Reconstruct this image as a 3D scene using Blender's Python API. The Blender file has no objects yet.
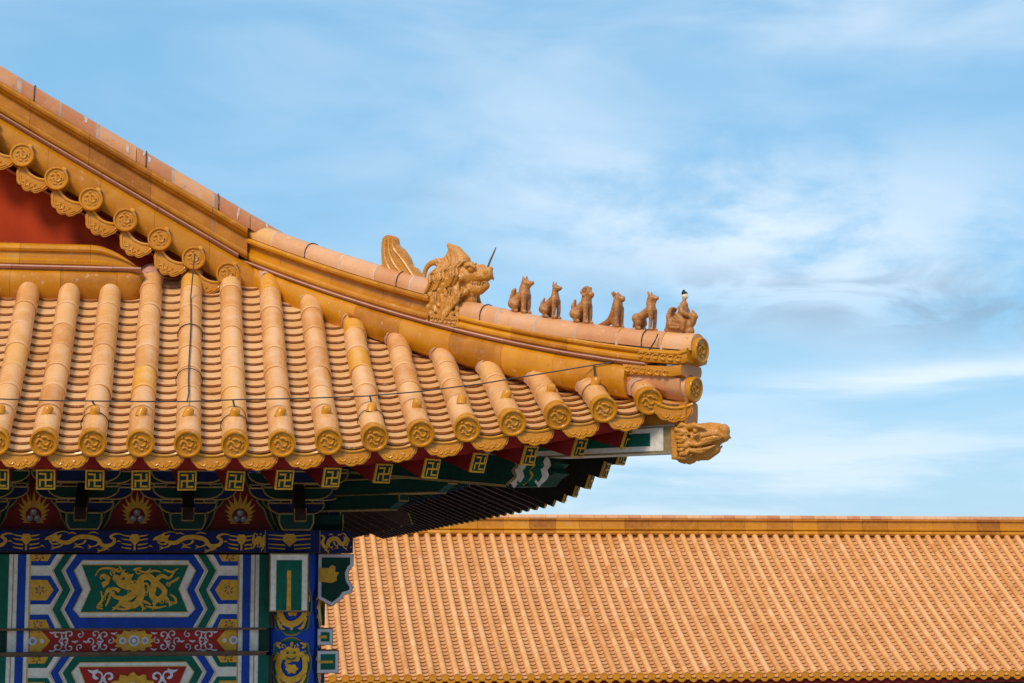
import bpy, math, random
import numpy as np
from math import sin, cos, radians, pi, sqrt, atan2
from mathutils import Vector, Matrix
from mathutils.geometry import tessellate_polygon

# ------------------------------------------------------------------ camera, sky, sun, exposure
random.seed(7)
SC = bpy.context.scene
COL = SC.collection
FPX, CX, CY = 2000.0, 512.0, 341.5
YAW, PITCH, CAMZ = radians(9.15), radians(6.7), 5.5
cam_data = bpy.data.cameras.new('camera')
cam = bpy.data.objects.new('camera', cam_data)
COL.objects.link(cam)
cam_data.sensor_width = 36.0
cam_data.lens = 36.0 * FPX / 1024.0
cam_data.clip_start = 0.1
cam_data.clip_end = 3000.0
cam.location = (0, 0, CAMZ)
cam.rotation_euler = (pi / 2 + PITCH, 0, -YAW)
SC.camera = cam

SUN_AZ, SUN_EL = radians(-146), radians(44)       # measured from +Y towards +X
world = bpy.data.worlds.new('World')
SC.world = world
world.use_nodes = True
nt = world.node_tree
nt.nodes.clear()


def N(tree, kind, **kw):
    n = tree.nodes.new(kind)
    for k, v in kw.items():
        setattr(n, k, v)
    return n


def mth(tree, op, a, b=None, c=None, clamp=False):
    n = tree.nodes.new('ShaderNodeMath')
    n.operation = op
    n.use_clamp = clamp
    for i, v in enumerate((a, b, c)):
        if v is None:
            continue
        if isinstance(v, (int, float)):
            n.inputs[i].default_value = v
        else:
            tree.links.new(v, n.inputs[i])
    return n.outputs[0]


def build_world():
    L = nt.links.new
    out = N(nt, 'ShaderNodeOutputWorld')
    bg = N(nt, 'ShaderNodeBackground')
    bg.inputs['Strength'].default_value = 0.11
    sky = N(nt, 'ShaderNodeTexSky')
    sky.sky_type = 'NISHITA'
    sky.sun_disc = False
    sky.sun_elevation = SUN_EL
    sky.sun_rotation = SUN_AZ
    sky.altitude = 100
    sky.air_density = 1.0
    sky.dust_density = 0.4
    sky.ozone_density = 2.5
    tc = N(nt, 'ShaderNodeTexCoord')
    sx = N(nt, 'ShaderNodeSeparateXYZ')
    L(tc.outputs['Generated'], sx.inputs[0])
    az = mth(nt, 'ARCTAN2', sx.outputs[0], sx.outputs[1])
    el = mth(nt, 'ARCSINE', sx.outputs[2])
    # degrees make the cloud bank easy to lay out
    azd = mth(nt, 'MULTIPLY', az, 180 / pi)
    eld = mth(nt, 'MULTIPLY', el, 180 / pi)
    comb = N(nt, 'ShaderNodeCombineXYZ')
    L(azd, comb.inputs[0]); L(eld, comb.inputs[1])

    def noise(rot, sc, scale, detail, rough, dist=0.0, off=(0, 0, 0)):
        mp = N(nt, 'ShaderNodeMapping')
        mp.inputs['Rotation'].default_value = (0, 0, rot)
        mp.inputs['Scale'].default_value = sc
        mp.inputs['Location'].default_value = off
        L(comb.outputs[0], mp.inputs[0])
        nz = N(nt, 'ShaderNodeTexNoise')
        nz.inputs['Scale'].default_value = scale
        nz.inputs['Detail'].default_value = detail
        nz.inputs['Roughness'].default_value = rough
        nz.inputs['Distortion'].default_value = dist
        L(mp.outputs[0], nz.inputs[0])
        return nz.outputs[0]

    def blob(a0, e0, ra, re, tilt):
        da = mth(nt, 'SUBTRACT', azd, a0)
        de = mth(nt, 'SUBTRACT', mth(nt, 'SUBTRACT', eld, e0), mth(nt, 'MULTIPLY', da, tilt))
        q = mth(nt, 'ADD', mth(nt, 'POWER', mth(nt, 'ABSOLUTE', mth(nt, 'DIVIDE', da, ra)), 2.0),
                mth(nt, 'POWER', mth(nt, 'ABSOLUTE', mth(nt, 'DIVIDE', de, re)), 2.0))
        return mth(nt, 'EXPONENT', mth(nt, 'MULTIPLY', q, -1.0))

    def rng(x, a, b):
        r = N(nt, 'ShaderNodeMapRange')
        r.interpolation_type = 'SMOOTHSTEP'
        r.inputs[1].default_value = a
        r.inputs[2].default_value = b
        L(x, r.inputs[0])
        return r.outputs[0]
    n1 = noise(radians(16), (0.20, 0.42, 1), 0.95, 9, 0.58, 0.22, (3.1, 1.7, 0))
    n2 = noise(radians(10), (0.13, 0.42, 1), 0.7, 5, 0.52, 0.5, (7.7, 4.2, 0))
    n3 = noise(radians(-24), (0.30, 0.9, 1), 0.8, 6, 0.55, 0.8, (1.0, 9.0, 0))
    n4 = noise(radians(5), (0.15, 0.85, 1), 0.8, 8, 0.58, 0.30, (2.2, 6.1, 0))
    white = None
    for spec, nz, lo, hi, amp in (
            (blob(16.6, 9.7, 8.0, 2.3, -0.12), n1, 0.32, 0.60, 0.90),
            (blob(19.0, 16.5, 13.0, 2.6, 0.0), n2, 0.30, 0.70, 0.50),
            (blob(6.0, 12.6, 7.0, 2.2, -0.1), n2, 0.38, 0.70, 0.18),
            (blob(21.5, 5.6, 6.6, 0.42, 0.06), n4, 0.30, 0.56, 0.85),
            (blob(16.0, 2.8, 12.0, 1.6, 0.05), n4, 0.38, 0.62, 0.80)):
        t = mth(nt, 'MULTIPLY', mth(nt, 'MULTIPLY', spec, rng(nz, lo, hi)), amp)
        white = t if white is None else mth(nt, 'ADD', white, t)
    base = mth(nt, 'MULTIPLY', rng(n2, 0.35, 0.8), 0.22)
    veil = mth(nt, 'MULTIPLY', rng(eld, 20.0, 48.0), 0.62)      # white veil added above the view to whiten the fill light
    white = mth(nt, 'MINIMUM', mth(nt, 'ADD', mth(nt, 'ADD', white, base), veil), 0.92)
    grey = mth(nt, 'MULTIPLY', mth(nt, 'MULTIPLY', blob(20.0, 7.7, 7.5, 1.0, -0.05), rng(n3, 0.38, 0.60)), 0.75)
    grey2 = mth(nt, 'MULTIPLY', mth(nt, 'MULTIPLY', blob(4.5, 10.4, 3.0, 0.5, 0.1), rng(n3, 0.38, 0.66)), 0.40)
    grey = mth(nt, 'ADD', grey, grey2)
    hs = N(nt, 'ShaderNodeHueSaturation')
    hs.inputs['Hue'].default_value = 0.488
    hs.inputs['Saturation'].default_value = 1.12
    hs.inputs['Value'].default_value = 1.0
    L(sky.outputs[0], hs.inputs['Color'])
    # the lowest sky stays blue in the photograph instead of going yellow white
    mix0 = N(nt, 'ShaderNodeMix', data_type='RGBA')
    mix0.inputs[0].default_value = 0.70
    L(hs.outputs[0], mix0.inputs[6])
    mix0.inputs[7].default_value = (2.15, 4.5, 6.9, 1)
    mix1 = N(nt, 'ShaderNodeMix', data_type='RGBA')
    L(white, mix1.inputs[0])
    L(mix0.outputs[2], mix1.inputs[6])
    mix1.inputs[7].default_value = (6.3, 7.3, 8.3, 1)
    mix2 = N(nt, 'ShaderNodeMix', data_type='RGBA')
    L(grey, mix2.inputs[0])
    L(mix1.outputs[2], mix2.inputs[6])
    mix2.inputs[7].default_value = (2.3, 3.4, 4.7, 1)
    L(mix2.outputs[2], bg.inputs['Color'])
    L(bg.outputs[0], out.inputs['Surface'])


build_world()
sun_data = bpy.data.lights.new('sun', 'SUN')
sun_data.energy = 2.7
sun_data.angle = radians(17)
sun_data.color = (1.0, 0.89, 0.74)
sun = bpy.data.objects.new('sun', sun_data)
COL.objects.link(sun)
sd = Vector((sin(SUN_AZ) * cos(SUN_EL), cos(SUN_AZ) * cos(SUN_EL), sin(SUN_EL)))
sun.rotation_euler = sd.to_track_quat('Z', 'Y').to_euler()
SC.view_settings.view_transform = 'Standard'
SC.view_settings.look = 'None'
SC.view_settings.exposure = 0.25
SC.view_settings.gamma = 1.0

# ------------------------------------------------------------------ helpers
_f = Vector((sin(YAW) * cos(PITCH), cos(YAW) * cos(PITCH), sin(PITCH)))
_r = Vector((cos(YAW), -sin(YAW), 0))
_u = _r.cross(_f)


def at(u, v, Y):
    """where a measured point of the photograph lies on the vertical plane at depth Y"""
    d = _f + _r * ((u - CX) / FPX) + _u * ((CY - v) / FPX)
    return Vector((0, 0, CAMZ)) + d * (Y / d.y)


class MB:
    def __init__(s):
        s.v, s.f, s.m, s.t = [], [], [], []

    def add(s, verts, faces, mi=0, tint=0.5):
        b = len(s.v)
        s.v.extend([tuple(p) for p in verts])
        for fc in faces:
            s.f.append([b + i for i in fc]); s.m.append(mi); s.t.append(tint)

    def box(s, c, size, mi=0, tint=0.5, M=None, taper=1.0):
        x, y, z = size[0] / 2, size[1] / 2, size[2] / 2
        vs = []
        for dz, k in ((-z, 1.0), (z, taper)):
            for dx, dy in ((-x, -y), (x, -y), (x, y), (-x, y)):
                vs.append(Vector((dx * k, dy * k, dz)))
        if M is not None:
            vs = [M @ p for p in vs]
        c = Vector(c)
        s.add([p + c for p in vs], [(3, 2, 1, 0), (4, 5, 6, 7), (0, 1, 5, 4), (1, 2, 6, 5), (2, 3, 7, 6), (3, 0, 4, 7)], mi, tint)

    def tube(s, pts, rad, n=8, mi=0, tint=0.5, cap=True):
        pts = [Vector(p) for p in pts]
        if not hasattr(rad, '__len__'):
            rad = [rad] * len(pts)
        rings = []
        for i, p in enumerate(pts):
            d = (pts[min(i + 1, len(pts) - 1)] - pts[max(i - 1, 0)]).normalized()
            a = d.cross(Vector((0, 0, 1)))
            if a.length < 1e-3:
                a = d.cross(Vector((0, 1, 0)))
            a.normalize(); b = d.cross(a)
            rings.append([p + (a * cos(2 * pi * k / n) + b * sin(2 * pi * k / n)) * rad[i] for k in range(n)])
        vs = [p for r in rings for p in r]
        fs = []
        for i in range(len(rings) - 1):
            for k in range(n):
                k2 = (k + 1) % n
                fs.append((i * n + k, i * n + k2, (i + 1) * n + k2, (i + 1) * n + k))
        if cap:
            fs.append(tuple(range(n - 1, -1, -1)))
            fs.append(tuple((len(rings) - 1) * n + k for k in range(n)))
        s.add(vs, fs, mi, tint)

    def grid(s, rows, mi=0, tint=0.5, flip=False):
        """rows: list of equally long point lists"""
        n = len(rows[0])
        vs = [p for r in rows for p in r]
        fs = []
        for i in range(len(rows) - 1):
            for k in range(n - 1):
                q = (i * n + k, i * n + k + 1, (i + 1) * n + k + 1, (i + 1) * n + k)
                fs.append(q[::-1] if flip else q)
        s.add(vs, fs, mi, tint)

    def prism(s, outline, place, depth, mi=0, tint=0.5):
        """a flat outline (2D points) given a thickness: place(x, z, d) -> 3D, d from 0 (front) to depth"""
        n = len(outline)
        fr = [place(x, z, 0) for x, z in outline]
        bk = [place(x, z, depth) for x, z in outline]
        tri = tessellate_polygon([[Vector((x, z, 0)) for x, z in outline]])
        fs = [tuple(t) for t in tri] + [tuple(n + i for i in t[::-1]) for t in tri]
        for i in range(n):
            j = (i + 1) % n
            fs.append((i, j, n + j, n + i))
        s.add(fr + bk, fs, mi, tint)

    def build(s, name, mats, parent=None, smooth=None):
        me = bpy.data.meshes.new(name)
        me.from_pydata(s.v, [], s.f)
        me.update()
        if not isinstance(mats, (list, tuple)):
            mats = [mats]
        for m in mats:
            me.materials.append(m)
        me.polygons.foreach_set('material_index', s.m)
        at_ = me.attributes.new('tint', 'FLOAT', 'FACE')
        at_.data.foreach_set('value', s.t)
        if smooth:
            me.polygons.foreach_set('use_smooth', [True] * len(s.f))
            me.set_sharp_from_angle(angle=radians(smooth))
        o = bpy.data.objects.new(name, me)
        COL.objects.link(o)
        if parent:
            adopt(o, parent)
        return o


def world_loc(o):
    L = Vector(o.location)
    p = o.parent
    if p:
        L = o.matrix_parent_inverse @ L
        L = world_matrix(p) @ L
    return L


def world_matrix(o):
    m = Matrix.LocRotScale(Vector(o.location), o.rotation_euler.to_matrix(), Vector(o.scale))
    if o.parent:
        m = world_matrix(o.parent) @ o.matrix_parent_inverse @ m
    return m


def adopt(o, parent):
    o.parent = parent
    o.matrix_parent_inverse = world_matrix(parent).inverted()


def recalc(o):
    import bmesh
    bm = bmesh.new(); bm.from_mesh(o.data)
    bmesh.ops.recalc_face_normals(bm, faces=bm.faces)
    bm.to_mesh(o.data); bm.free()
    return o


def tag(o, label=None, cat=None, group=None, kind=None):
    for k, v in (('label', label), ('category', cat), ('group', group), ('kind', kind)):
        if v:
            o[k] = v
    return o


def empty(name, loc):
    o = bpy.data.objects.new(name, None)
    o.location = loc
    o.empty_display_size = 0.3
    COL.objects.link(o)
    return o


def inst(src, parent, loc, rz=0.0, rot=None):
    c = src.copy()
    COL.objects.link(c)
    c.parent = None
    c.matrix_parent_inverse = Matrix.Identity(4)
    c.location = loc
    c.rotation_euler = rot if rot else (0, 0, rz)
    adopt(c, parent)
    return c


# ------------------------------------------------------------------ materials
def glaze(name, ramp, rough=(0.26, 0.5), dirt=(0.35, 0.2, 0.12), dirt_amt=0.35, bump=0.12, nscale=9.0, spec=0.5, scuff=0.5, objvar=0.22, coat=0.0):
    m = bpy.data.materials.new(name)
    m.use_nodes = True
    t = m.node_tree
    L = t.links.new
    b = t.nodes['Principled BSDF']
    a = N(t, 'ShaderNodeAttribute', attribute_name='tint')
    cr = N(t, 'ShaderNodeValToRGB')
    e = cr.color_ramp.elements
    while len(e) < len(ramp):
        e.new(0.5)
    for i, (p, c) in enumerate(ramp):
        e[i].position = p
        e[i].color = (*c, 1)
    tc = N(t, 'ShaderNodeTexCoord')
    n1 = N(t, 'ShaderNodeTexNoise')
    n1.inputs['Scale'].default_value = nscale
    n1.inputs['Detail'].default_value = 6
    n1.inputs['Roughness'].default_value = 0.62
    L(tc.outputs['Object'], n1.inputs[0])
    n2 = N(t, 'ShaderNodeTexNoise')
    n2.inputs['Scale'].default_value = nscale * 7
    n2.inputs['Detail'].default_value = 4
    L(tc.outputs['Object'], n2.inputs[0])
    # tint wobble inside one tile
    oi = N(t, 'ShaderNodeObjectInfo')
    rnd = mth(t, 'MULTIPLY', mth(t, 'SUBTRACT', oi.outputs['Random'], 0.5), objvar)
    w = mth(t, 'ADD', mth(t, 'ADD', a.outputs['Fac'], rnd), mth(t, 'MULTIPLY', mth(t, 'SUBTRACT', n1.outputs[0], 0.5), 0.75), clamp=True)
    L(w, cr.inputs[0])
    mr = N(t, 'ShaderNodeMapRange')
    mr.inputs[1].default_value = 0.55
    mr.inputs[2].default_value = 0.75
    mr.inputs[4].default_value = dirt_amt
    L(n1.outputs[0], mr.inputs[0])
    sp = N(t, 'ShaderNodeMapRange')
    sp.inputs[1].default_value = 0.60
    sp.inputs[2].default_value = 0.72
    sp.inputs[4].default_value = dirt_amt * 0.9
    L(n2.outputs[0], sp.inputs[0])
    mx = N(t, 'ShaderNodeMix', data_type='RGBA')
    L(mth(t, 'MAXIMUM', mr.outputs[0], sp.outputs[0]), mx.inputs[0])
    L(cr.outputs[0], mx.inputs[6])
    mx.inputs[7].default_value = (*dirt, 1)
    n3 = N(t, 'ShaderNodeTexNoise')
    n3.inputs['Scale'].default_value = nscale * 2.6
    n3.inputs['Detail'].default_value = 8
    n3.inputs['Roughness'].default_value = 0.75
    mp = N(t, 'ShaderNodeMapping')
    mp.inputs['Location'].default_value = (3.3, 1.1, 7.7)
    L(tc.outputs['Object'], mp.inputs[0]); L(mp.outputs[0], n3.inputs[0])
    sc = N(t, 'ShaderNodeMapRange')
    sc.inputs[1].default_value = 0.60
    sc.inputs[2].default_value = 0.68
    sc.inputs[4].default_value = scuff
    L(n3.outputs[0], sc.inputs[0])
    mx2 = N(t, 'ShaderNodeMix', data_type='RGBA')
    L(sc.outputs[0], mx2.inputs[0])
    L(mx.outputs[2], mx2.inputs[6])
    mx2.inputs[7].default_value = (0.66, 0.47, 0.33, 1)
    dk = N(t, 'ShaderNodeMapRange')
    dk.inputs[1].default_value = 0.40
    dk.inputs[2].default_value = 0.30
    dk.inputs[4].default_value = 0.55
    L(n3.outputs[0], dk.inputs[0])
    mx3 = N(t, 'ShaderNodeMix', data_type='RGBA')
    L(dk.outputs[0], mx3.inputs[0])
    L(mx2.outputs[2], mx3.inputs[6])
    mx3.inputs[7].default_value = (dirt[0] * .35, dirt[1] * .3, dirt[2] * .3, 1)
    L(mx3.outputs[2], b.inputs['Base Color'])
    rr = N(t, 'ShaderNodeMapRange')
    rr.inputs[1].default_value = 0.35
    rr.inputs[2].default_value = 0.7
    rr.inputs[3].default_value = rough[0]
    rr.inputs[4].default_value = rough[1]
    L(n1.outputs[0], rr.inputs[0])
    L(rr.outputs[0], b.inputs['Roughness'])
    b.inputs['Specular IOR Level'].default_value = spec
    b.inputs['Coat Weight'].default_value = coat
    b.inputs['Coat Roughness'].default_value = 0.10
    bp = N(t, 'ShaderNodeBump')
    bp.inputs['Strength'].default_value = bump
    bp.inputs['Distance'].default_value = 0.02
    L(mth(t, 'ADD', n1.outputs[0], mth(t, 'MULTIPLY', n2.outputs[0], 0.35)), bp.inputs['Height'])
    L(bp.outputs[0], b.inputs['Normal'])
    return m


def paint(name, col, rough=0.55, var=0.25, scale=14.0, metal=0.0, spec=0.16):
    m = bpy.data.materials.new(name)
    m.use_nodes = True
    t = m.node_tree
    L = t.links.new
    b = t.nodes['Principled BSDF']
    tc = N(t, 'ShaderNodeTexCoord')
    n1 = N(t, 'ShaderNodeTexNoise')
    n1.inputs['Scale'].default_value = scale
    n1.inputs['Detail'].default_value = 7
    n1.inputs['Roughness'].default_value = 0.65
    L(tc.outputs['Object'], n1.inputs[0])
    mr = N(t, 'ShaderNodeMapRange')
    mr.inputs[1].default_value = 0.3
    mr.inputs[2].default_value = 0.7
    mr.inputs[3].default_value = 1 - var
    mr.inputs[4].default_value = 1 + var * 0.6
    L(n1.outputs[0], mr.inputs[0])
    mx = N(t, 'ShaderNodeMix', data_type='RGBA', blend_type='MULTIPLY')
    mx.inputs[0].default_value = 1
    mx.inputs[6].default_value = (*col, 1)
    L(mr.outputs[0], mx.inputs[7])
    oi = N(t, 'ShaderNodeObjectInfo')
    ob = N(t, 'ShaderNodeMix', data_type='RGBA', blend_type='MULTIPLY')
    ob.inputs[0].default_value = 1
    L(mx.outputs[2], ob.inputs[6])
    L(mth(t, 'ADD', mth(t, 'MULTIPLY', oi.outputs['Random'], 0.35), 0.80), ob.inputs[7])
    L(ob.outputs[2], b.inputs['Base Color'])
    b.inputs['Roughness'].default_value = rough
    b.inputs['Specular IOR Level'].default_value = spec
    b.inputs['Metallic'].default_value = metal
    bp = N(t, 'ShaderNodeBump')
    bp.inputs['Strength'].default_value = 0.08
    bp.inputs['Distance'].default_value = 0.01
    L(n1.outputs[0], bp.inputs['Height'])
    L(bp.outputs[0], b.inputs['Normal'])
    return m


M_TILE = glaze('tile_glaze', [(0.0, (0.52, 0.19, 0.05)), (0.35, (0.62, 0.275, 0.085)), (0.65, (0.71, 0.365, 0.145)), (0.88, (0.69, 0.335, 0.075)), (1.0, (0.67, 0.28, 0.02))],
               rough=(0.18, 0.45), dirt=(0.66, 0.40, 0.28), dirt_amt=0.55, nscale=8, spec=0.38, objvar=0.08, coat=0.12)
M_CHAN = glaze('channel_glaze', [(0.0, (0.54, 0.245, 0.07)), (0.5, (0.66, 0.345, 0.13)), (1.0, (0.70, 0.41, 0.19))],
               rough=(0.32, 0.55), dirt=(0.45, 0.27, 0.14), dirt_amt=0.45, nscale=7, spec=0.35)
M_AMBER = glaze('amber_glaze', [(0.0, (0.25, 0.072, 0.004)), (0.4, (0.47, 0.165, 0.004)), (0.8, (0.59, 0.235, 0.008)), (1.0, (0.58, 0.26, 0.06))],
                rough=(0.13, 0.36), dirt=(0.50, 0.25, 0.10), dirt_amt=0.3, nscale=7, spec=0.28, coat=0.12)
M_CAP = glaze('ridge_cap_glaze', [(0.0, (0.45, 0.15, 0.05)), (0.4, (0.58, 0.25, 0.09)), (0.75, (0.66, 0.34, 0.17)), (1.0, (0.64, 0.30, 0.05))],
              rough=(0.3, 0.55), dirt=(0.42, 0.22, 0.18), dirt_amt=0.55, nscale=6)
M_BISQUE = glaze('worn_plate', [(0.0, (0.33, 0.14, 0.08)), (0.5, (0.48, 0.22, 0.14)), (1.0, (0.60, 0.33, 0.22))],
                 rough=(0.45, 0.7), dirt=(0.22, 0.12, 0.09), dirt_amt=0.6, nscale=9)
M_STATUE = glaze('statue_glaze', [(0.0, (0.22, 0.07, 0.012)), (0.5, (0.40, 0.145, 0.026)), (1.0, (0.52, 0.22, 0.06))],
                 rough=(0.28, 0.5), dirt=(0.22, 0.10, 0.04), dirt_amt=0.55, nscale=22, coat=0.1, bump=0.55)
M_DRAGON = glaze('dragon_glaze', [(0.0, (0.30, 0.10, 0.008)), (0.5, (0.52, 0.20, 0.014)), (1.0, (0.60, 0.27, 0.05))],
                 rough=(0.24, 0.45), dirt=(0.26, 0.11, 0.02), dirt_amt=0.55, nscale=16, coat=0.12, bump=0.6)
M_FAR = glaze('far_tile_glaze', [(0.0, (0.54, 0.21, 0.05)), (0.5, (0.66, 0.305, 0.10)), (1.0, (0.72, 0.38, 0.16))],
              rough=(0.4, 0.6), dirt=(0.60, 0.30, 0.18), dirt_amt=0.5, nscale=1.6, spec=0.4)
M_FARCH = glaze('far_channel_glaze', [(0.0, (0.42, 0.17, 0.045)), (0.5, (0.56, 0.25, 0.085)), (1.0, (0.65, 0.32, 0.13))],
                rough=(0.4, 0.6), dirt=(0.44, 0.21, 0.11), dirt_amt=0.5, nscale=1.3, spec=0.4)
M_MORTAR = paint('lime_mortar', (0.52, 0.37, 0.28), 0.85, 0.3)
M_LIME = paint('white_lime', (0.64, 0.50, 0.40), 0.85, 0.35, 30)
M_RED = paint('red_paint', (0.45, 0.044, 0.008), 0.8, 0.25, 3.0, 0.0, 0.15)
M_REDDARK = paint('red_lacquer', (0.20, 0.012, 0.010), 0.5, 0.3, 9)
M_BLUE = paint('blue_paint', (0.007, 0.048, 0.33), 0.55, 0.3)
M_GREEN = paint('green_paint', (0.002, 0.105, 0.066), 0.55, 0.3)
M_DGREEN = paint('dark_green_paint', (0.003, 0.036, 0.025), 0.55, 0.35)  # also the bracket green, dark enough to hold the shade under the eave
M_SHADE_BLUE = paint('shade_blue_paint', (0.006, 0.014, 0.065), 0.55, 0.35)  # blue darkened so the shade under the eave sits in the paint
M_SHADE_NAVY = paint('shade_navy_paint', (0.006, 0.012, 0.105), 0.55, 0.35)  # frieze blue with the eave shade put into the colour
M_WHITE = paint('white_paint', (0.76, 0.67, 0.58), 0.6, 0.22, 26)
M_GOLD = paint('gold_paint', (0.66, 0.33, 0.03), 0.4, 0.3, 30)
M_DGOLD = paint('dull_gold_edge', (0.30, 0.20, 0.085), 0.5, 0.3, 30)
M_PANELRED = paint('panel_red', (0.36, 0.02, 0.014), 0.55, 0.3)
M_SILVER = paint('silver_scroll_paint', (0.62, 0.56, 0.60), 0.5, 0.2)
M_RAFT = paint('brown_rafter_wood', (0.095, 0.048, 0.034), 0.65, 0.4)  # lighter brown for the undersides of the side rafters
M_EAVESHADE = paint('shaded_eave_wood', (0.018, 0.012, 0.010), 0.8, 0.4)  # near black carries the shade between the side rafters
M_BROWN = paint('dark_brown_wood', (0.055, 0.026, 0.018), 0.6, 0.4)
M_HORN = paint('brown_horn', (0.20, 0.085, 0.035), 0.45, 0.3)
M_STRIP = paint('strip_brown', (0.16, 0.085, 0.05), 0.6, 0.4)
M_WIRE = paint('dark_wire', (0.05, 0.045, 0.045), 0.45, 0.2, 10, 0.3)
M_STONE = paint('pale_stone', (0.42, 0.40, 0.37), 0.8, 0.25, 2)
M_GROUND = paint('grey_paving', (0.26, 0.225, 0.19), 0.85, 0.3, 0.6)
M_SKIN = paint('pale_face', (0.66, 0.52, 0.36), 0.5, 0.2)
M_BLACK = paint('black_hair', (0.02, 0.02, 0.022), 0.4, 0.2)
M_PEARL = paint('pearl_paint', (0.26, 0.25, 0.26), 0.45, 0.2)

# ------------------------------------------------------------------ ground
g = MB()
g.grid([[(x, y, 0) for x in np.linspace(-900, 900, 13)] for y in np.linspace(-900, 900, 13)], flip=False)
tag(g.build('ground', M_GROUND), kind='structure')

# ------------------------------------------------------------------ the hall: roof surface maths
HALL = empty('palace_hall', (0.0, 14.0, 0.0))
tag(HALL, 'near palace hall with upturned orange tiled eave and painted blue green beams', 'building')
HALLB = HALL
SUMXY = 14.3                       # the hip runs in the plan line x + y = 14.3
PITCHX, X0 = 0.2655, -0.013
KMIN, KMAX = -13, 10


def tcor(x):
    return min(max((x - 0.25) / 2.36, 0.0), 1.15)


def rise(x):
    return 0.32 * tcor(x) ** 1.7


def yend(x):
    return 11.5 - 0.12 * tcor(x) ** 2


def zaxis(x, y):
    s = (y - 11.5) / 1.95
    return 6.25 + 1.11 * (0.85 * s + 0.15 * s * s) + rise(x) * max(0.0, 1 - max(s, 0) / 1.05)


def tang(x, y):
    d = Vector((0, 0.02, zaxis(x, y + 0.01) - zaxis(x, y - 0.01))).normalized()
    return d, Vector((0, -d.z, d.y))


def tile_row_mesh(x, y0, y1, ax, seg=14, step=0.272, r=0.072, mirror=False):
    mb = MB()
    y = y0
    i = 0
    while y < y1 - 0.03:
        L = step if i else step * 1.32
        L = min(L, y1 - y)
        jx = random.uniform(-0.003, 0.003)
        rr = r * random.uniform(0.985, 1.02)
        prof = [(0.0, rr * 0.93), (0.0, rr * 1.03), (0.005, rr * 1.05), (0.022, rr * 1.048), (0.036, rr * 1.012), (L * 0.5, rr), (L, rr * 0.97)]
        rows = []
        for dy, rad in prof:
            yy = y + dy
            _, nn = tang(ax, yy)
            c = Vector((x + jx, yy, zaxis(ax, yy)))
            rows.append([c + Vector((1, 0, 0)) * (rad * sin(a)) + nn * (rad * cos(a))
                         for a in np.linspace(radians(-112), radians(112), seg)])
        tint = min(max(random.gauss(0.52, 0.13), 0.02), 0.86)
        if random.random() < 0.025:
            tint = 0.97
        mb.grid(rows, 0, tint)
        y += L
        i += 1
    if seg > 8:                       # smear of pointing where the row runs into the ridge
        rows = []
        for dy, rad in ((-0.055, r * .98), (-0.05, r * 1.05), (-0.02, r * 1.12), (0.03, r * 1.2)):
            yy = y1 + dy
            _, nn = tang(ax, yy)
            c = Vector((x, yy, zaxis(ax, yy)))
            rows.append([c + Vector((0, random.uniform(-.012, .012), 0)) + Vector((1, 0, 0)) * (rad * sin(a)) + nn * (rad * cos(a))
                         for a in np.linspace(radians(-112), radians(112), seg)])
        mb.grid(rows, 1, random.uniform(.5, 1))
    if mirror:
        mb.v = [(SUMXY - b, SUMXY - a, c) for a, b, c in mb.v]
        mb.f = [f_[::-1] for f_ in mb.f]
    return mb


def ring_disc(r, relief=True):
    """round end tile, facing -Y, centre at the origin"""
    mb = MB()
    n = 28
    prof = [(0.07, r * 0.96), (0.0, r * 0.98), (-0.010, r * 1.0), (-0.018, r * 0.97), (-0.020, r * 0.86), (-0.012, r * 0.80), (-0.009, r * 0.76), (-0.009, 0.001)]
    rows = []
    for y, q in prof:
        rows.append([Vector((q * cos(2 * pi * k / n), y, q * sin(2 * pi * k / n))) for k in range(n + 1)])
    mb.grid(rows, 0, 0.55, flip=True)
    if relief:
        for pts, w in (([(-.52, -.05), (-.36, .22), (-.10, .10), (.06, -.16), (.30, -.10), (.34, .22), (.10, .40), (-.16, .36)], 0.13),
                       ([(-.40, -.30), (-.16, -.26), (.02, -.46), (.24, -.42)], 0.10), ([(.40, .44), (.54, .16)], 0.09), ([(-.44, .38), (-.30, .54)], 0.09), ([(.44, -.30), (.56, -.08)], 0.09), ([(-.20, -.10), (-.30, -.20)], 0.1)):
            ps = smooth_line([(a * r, b * r) for a, b in pts], 3)
            mb.tube([(a, -0.010, b) for a, b in ps], w * r * 0.8, 6, 0, 0.75)
    return mb


def smooth_line(pts, n=4):
    pts = [Vector((*p, 0)) if len(p) == 2 else Vector(p) for p in pts]
    out = []
    for i in range(len(pts) - 1):
        p0 = pts[max(i - 1, 0)]; p1 = pts[i]; p2 = pts[i + 1]; p3 = pts[min(i + 2, len(pts) - 1)]
        for k in range(n):
            t = k / n
            out.append(0.5 * ((2 * p1) + (p2 - p0) * t + (2 * p0 - 5 * p1 + 4 * p2 - p3) * t * t + (3 * p1 - p0 - 3 * p2 + p3) * t ** 3))
    out.append(pts[-1])
    return [(p.x, p.y) for p in out]


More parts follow.
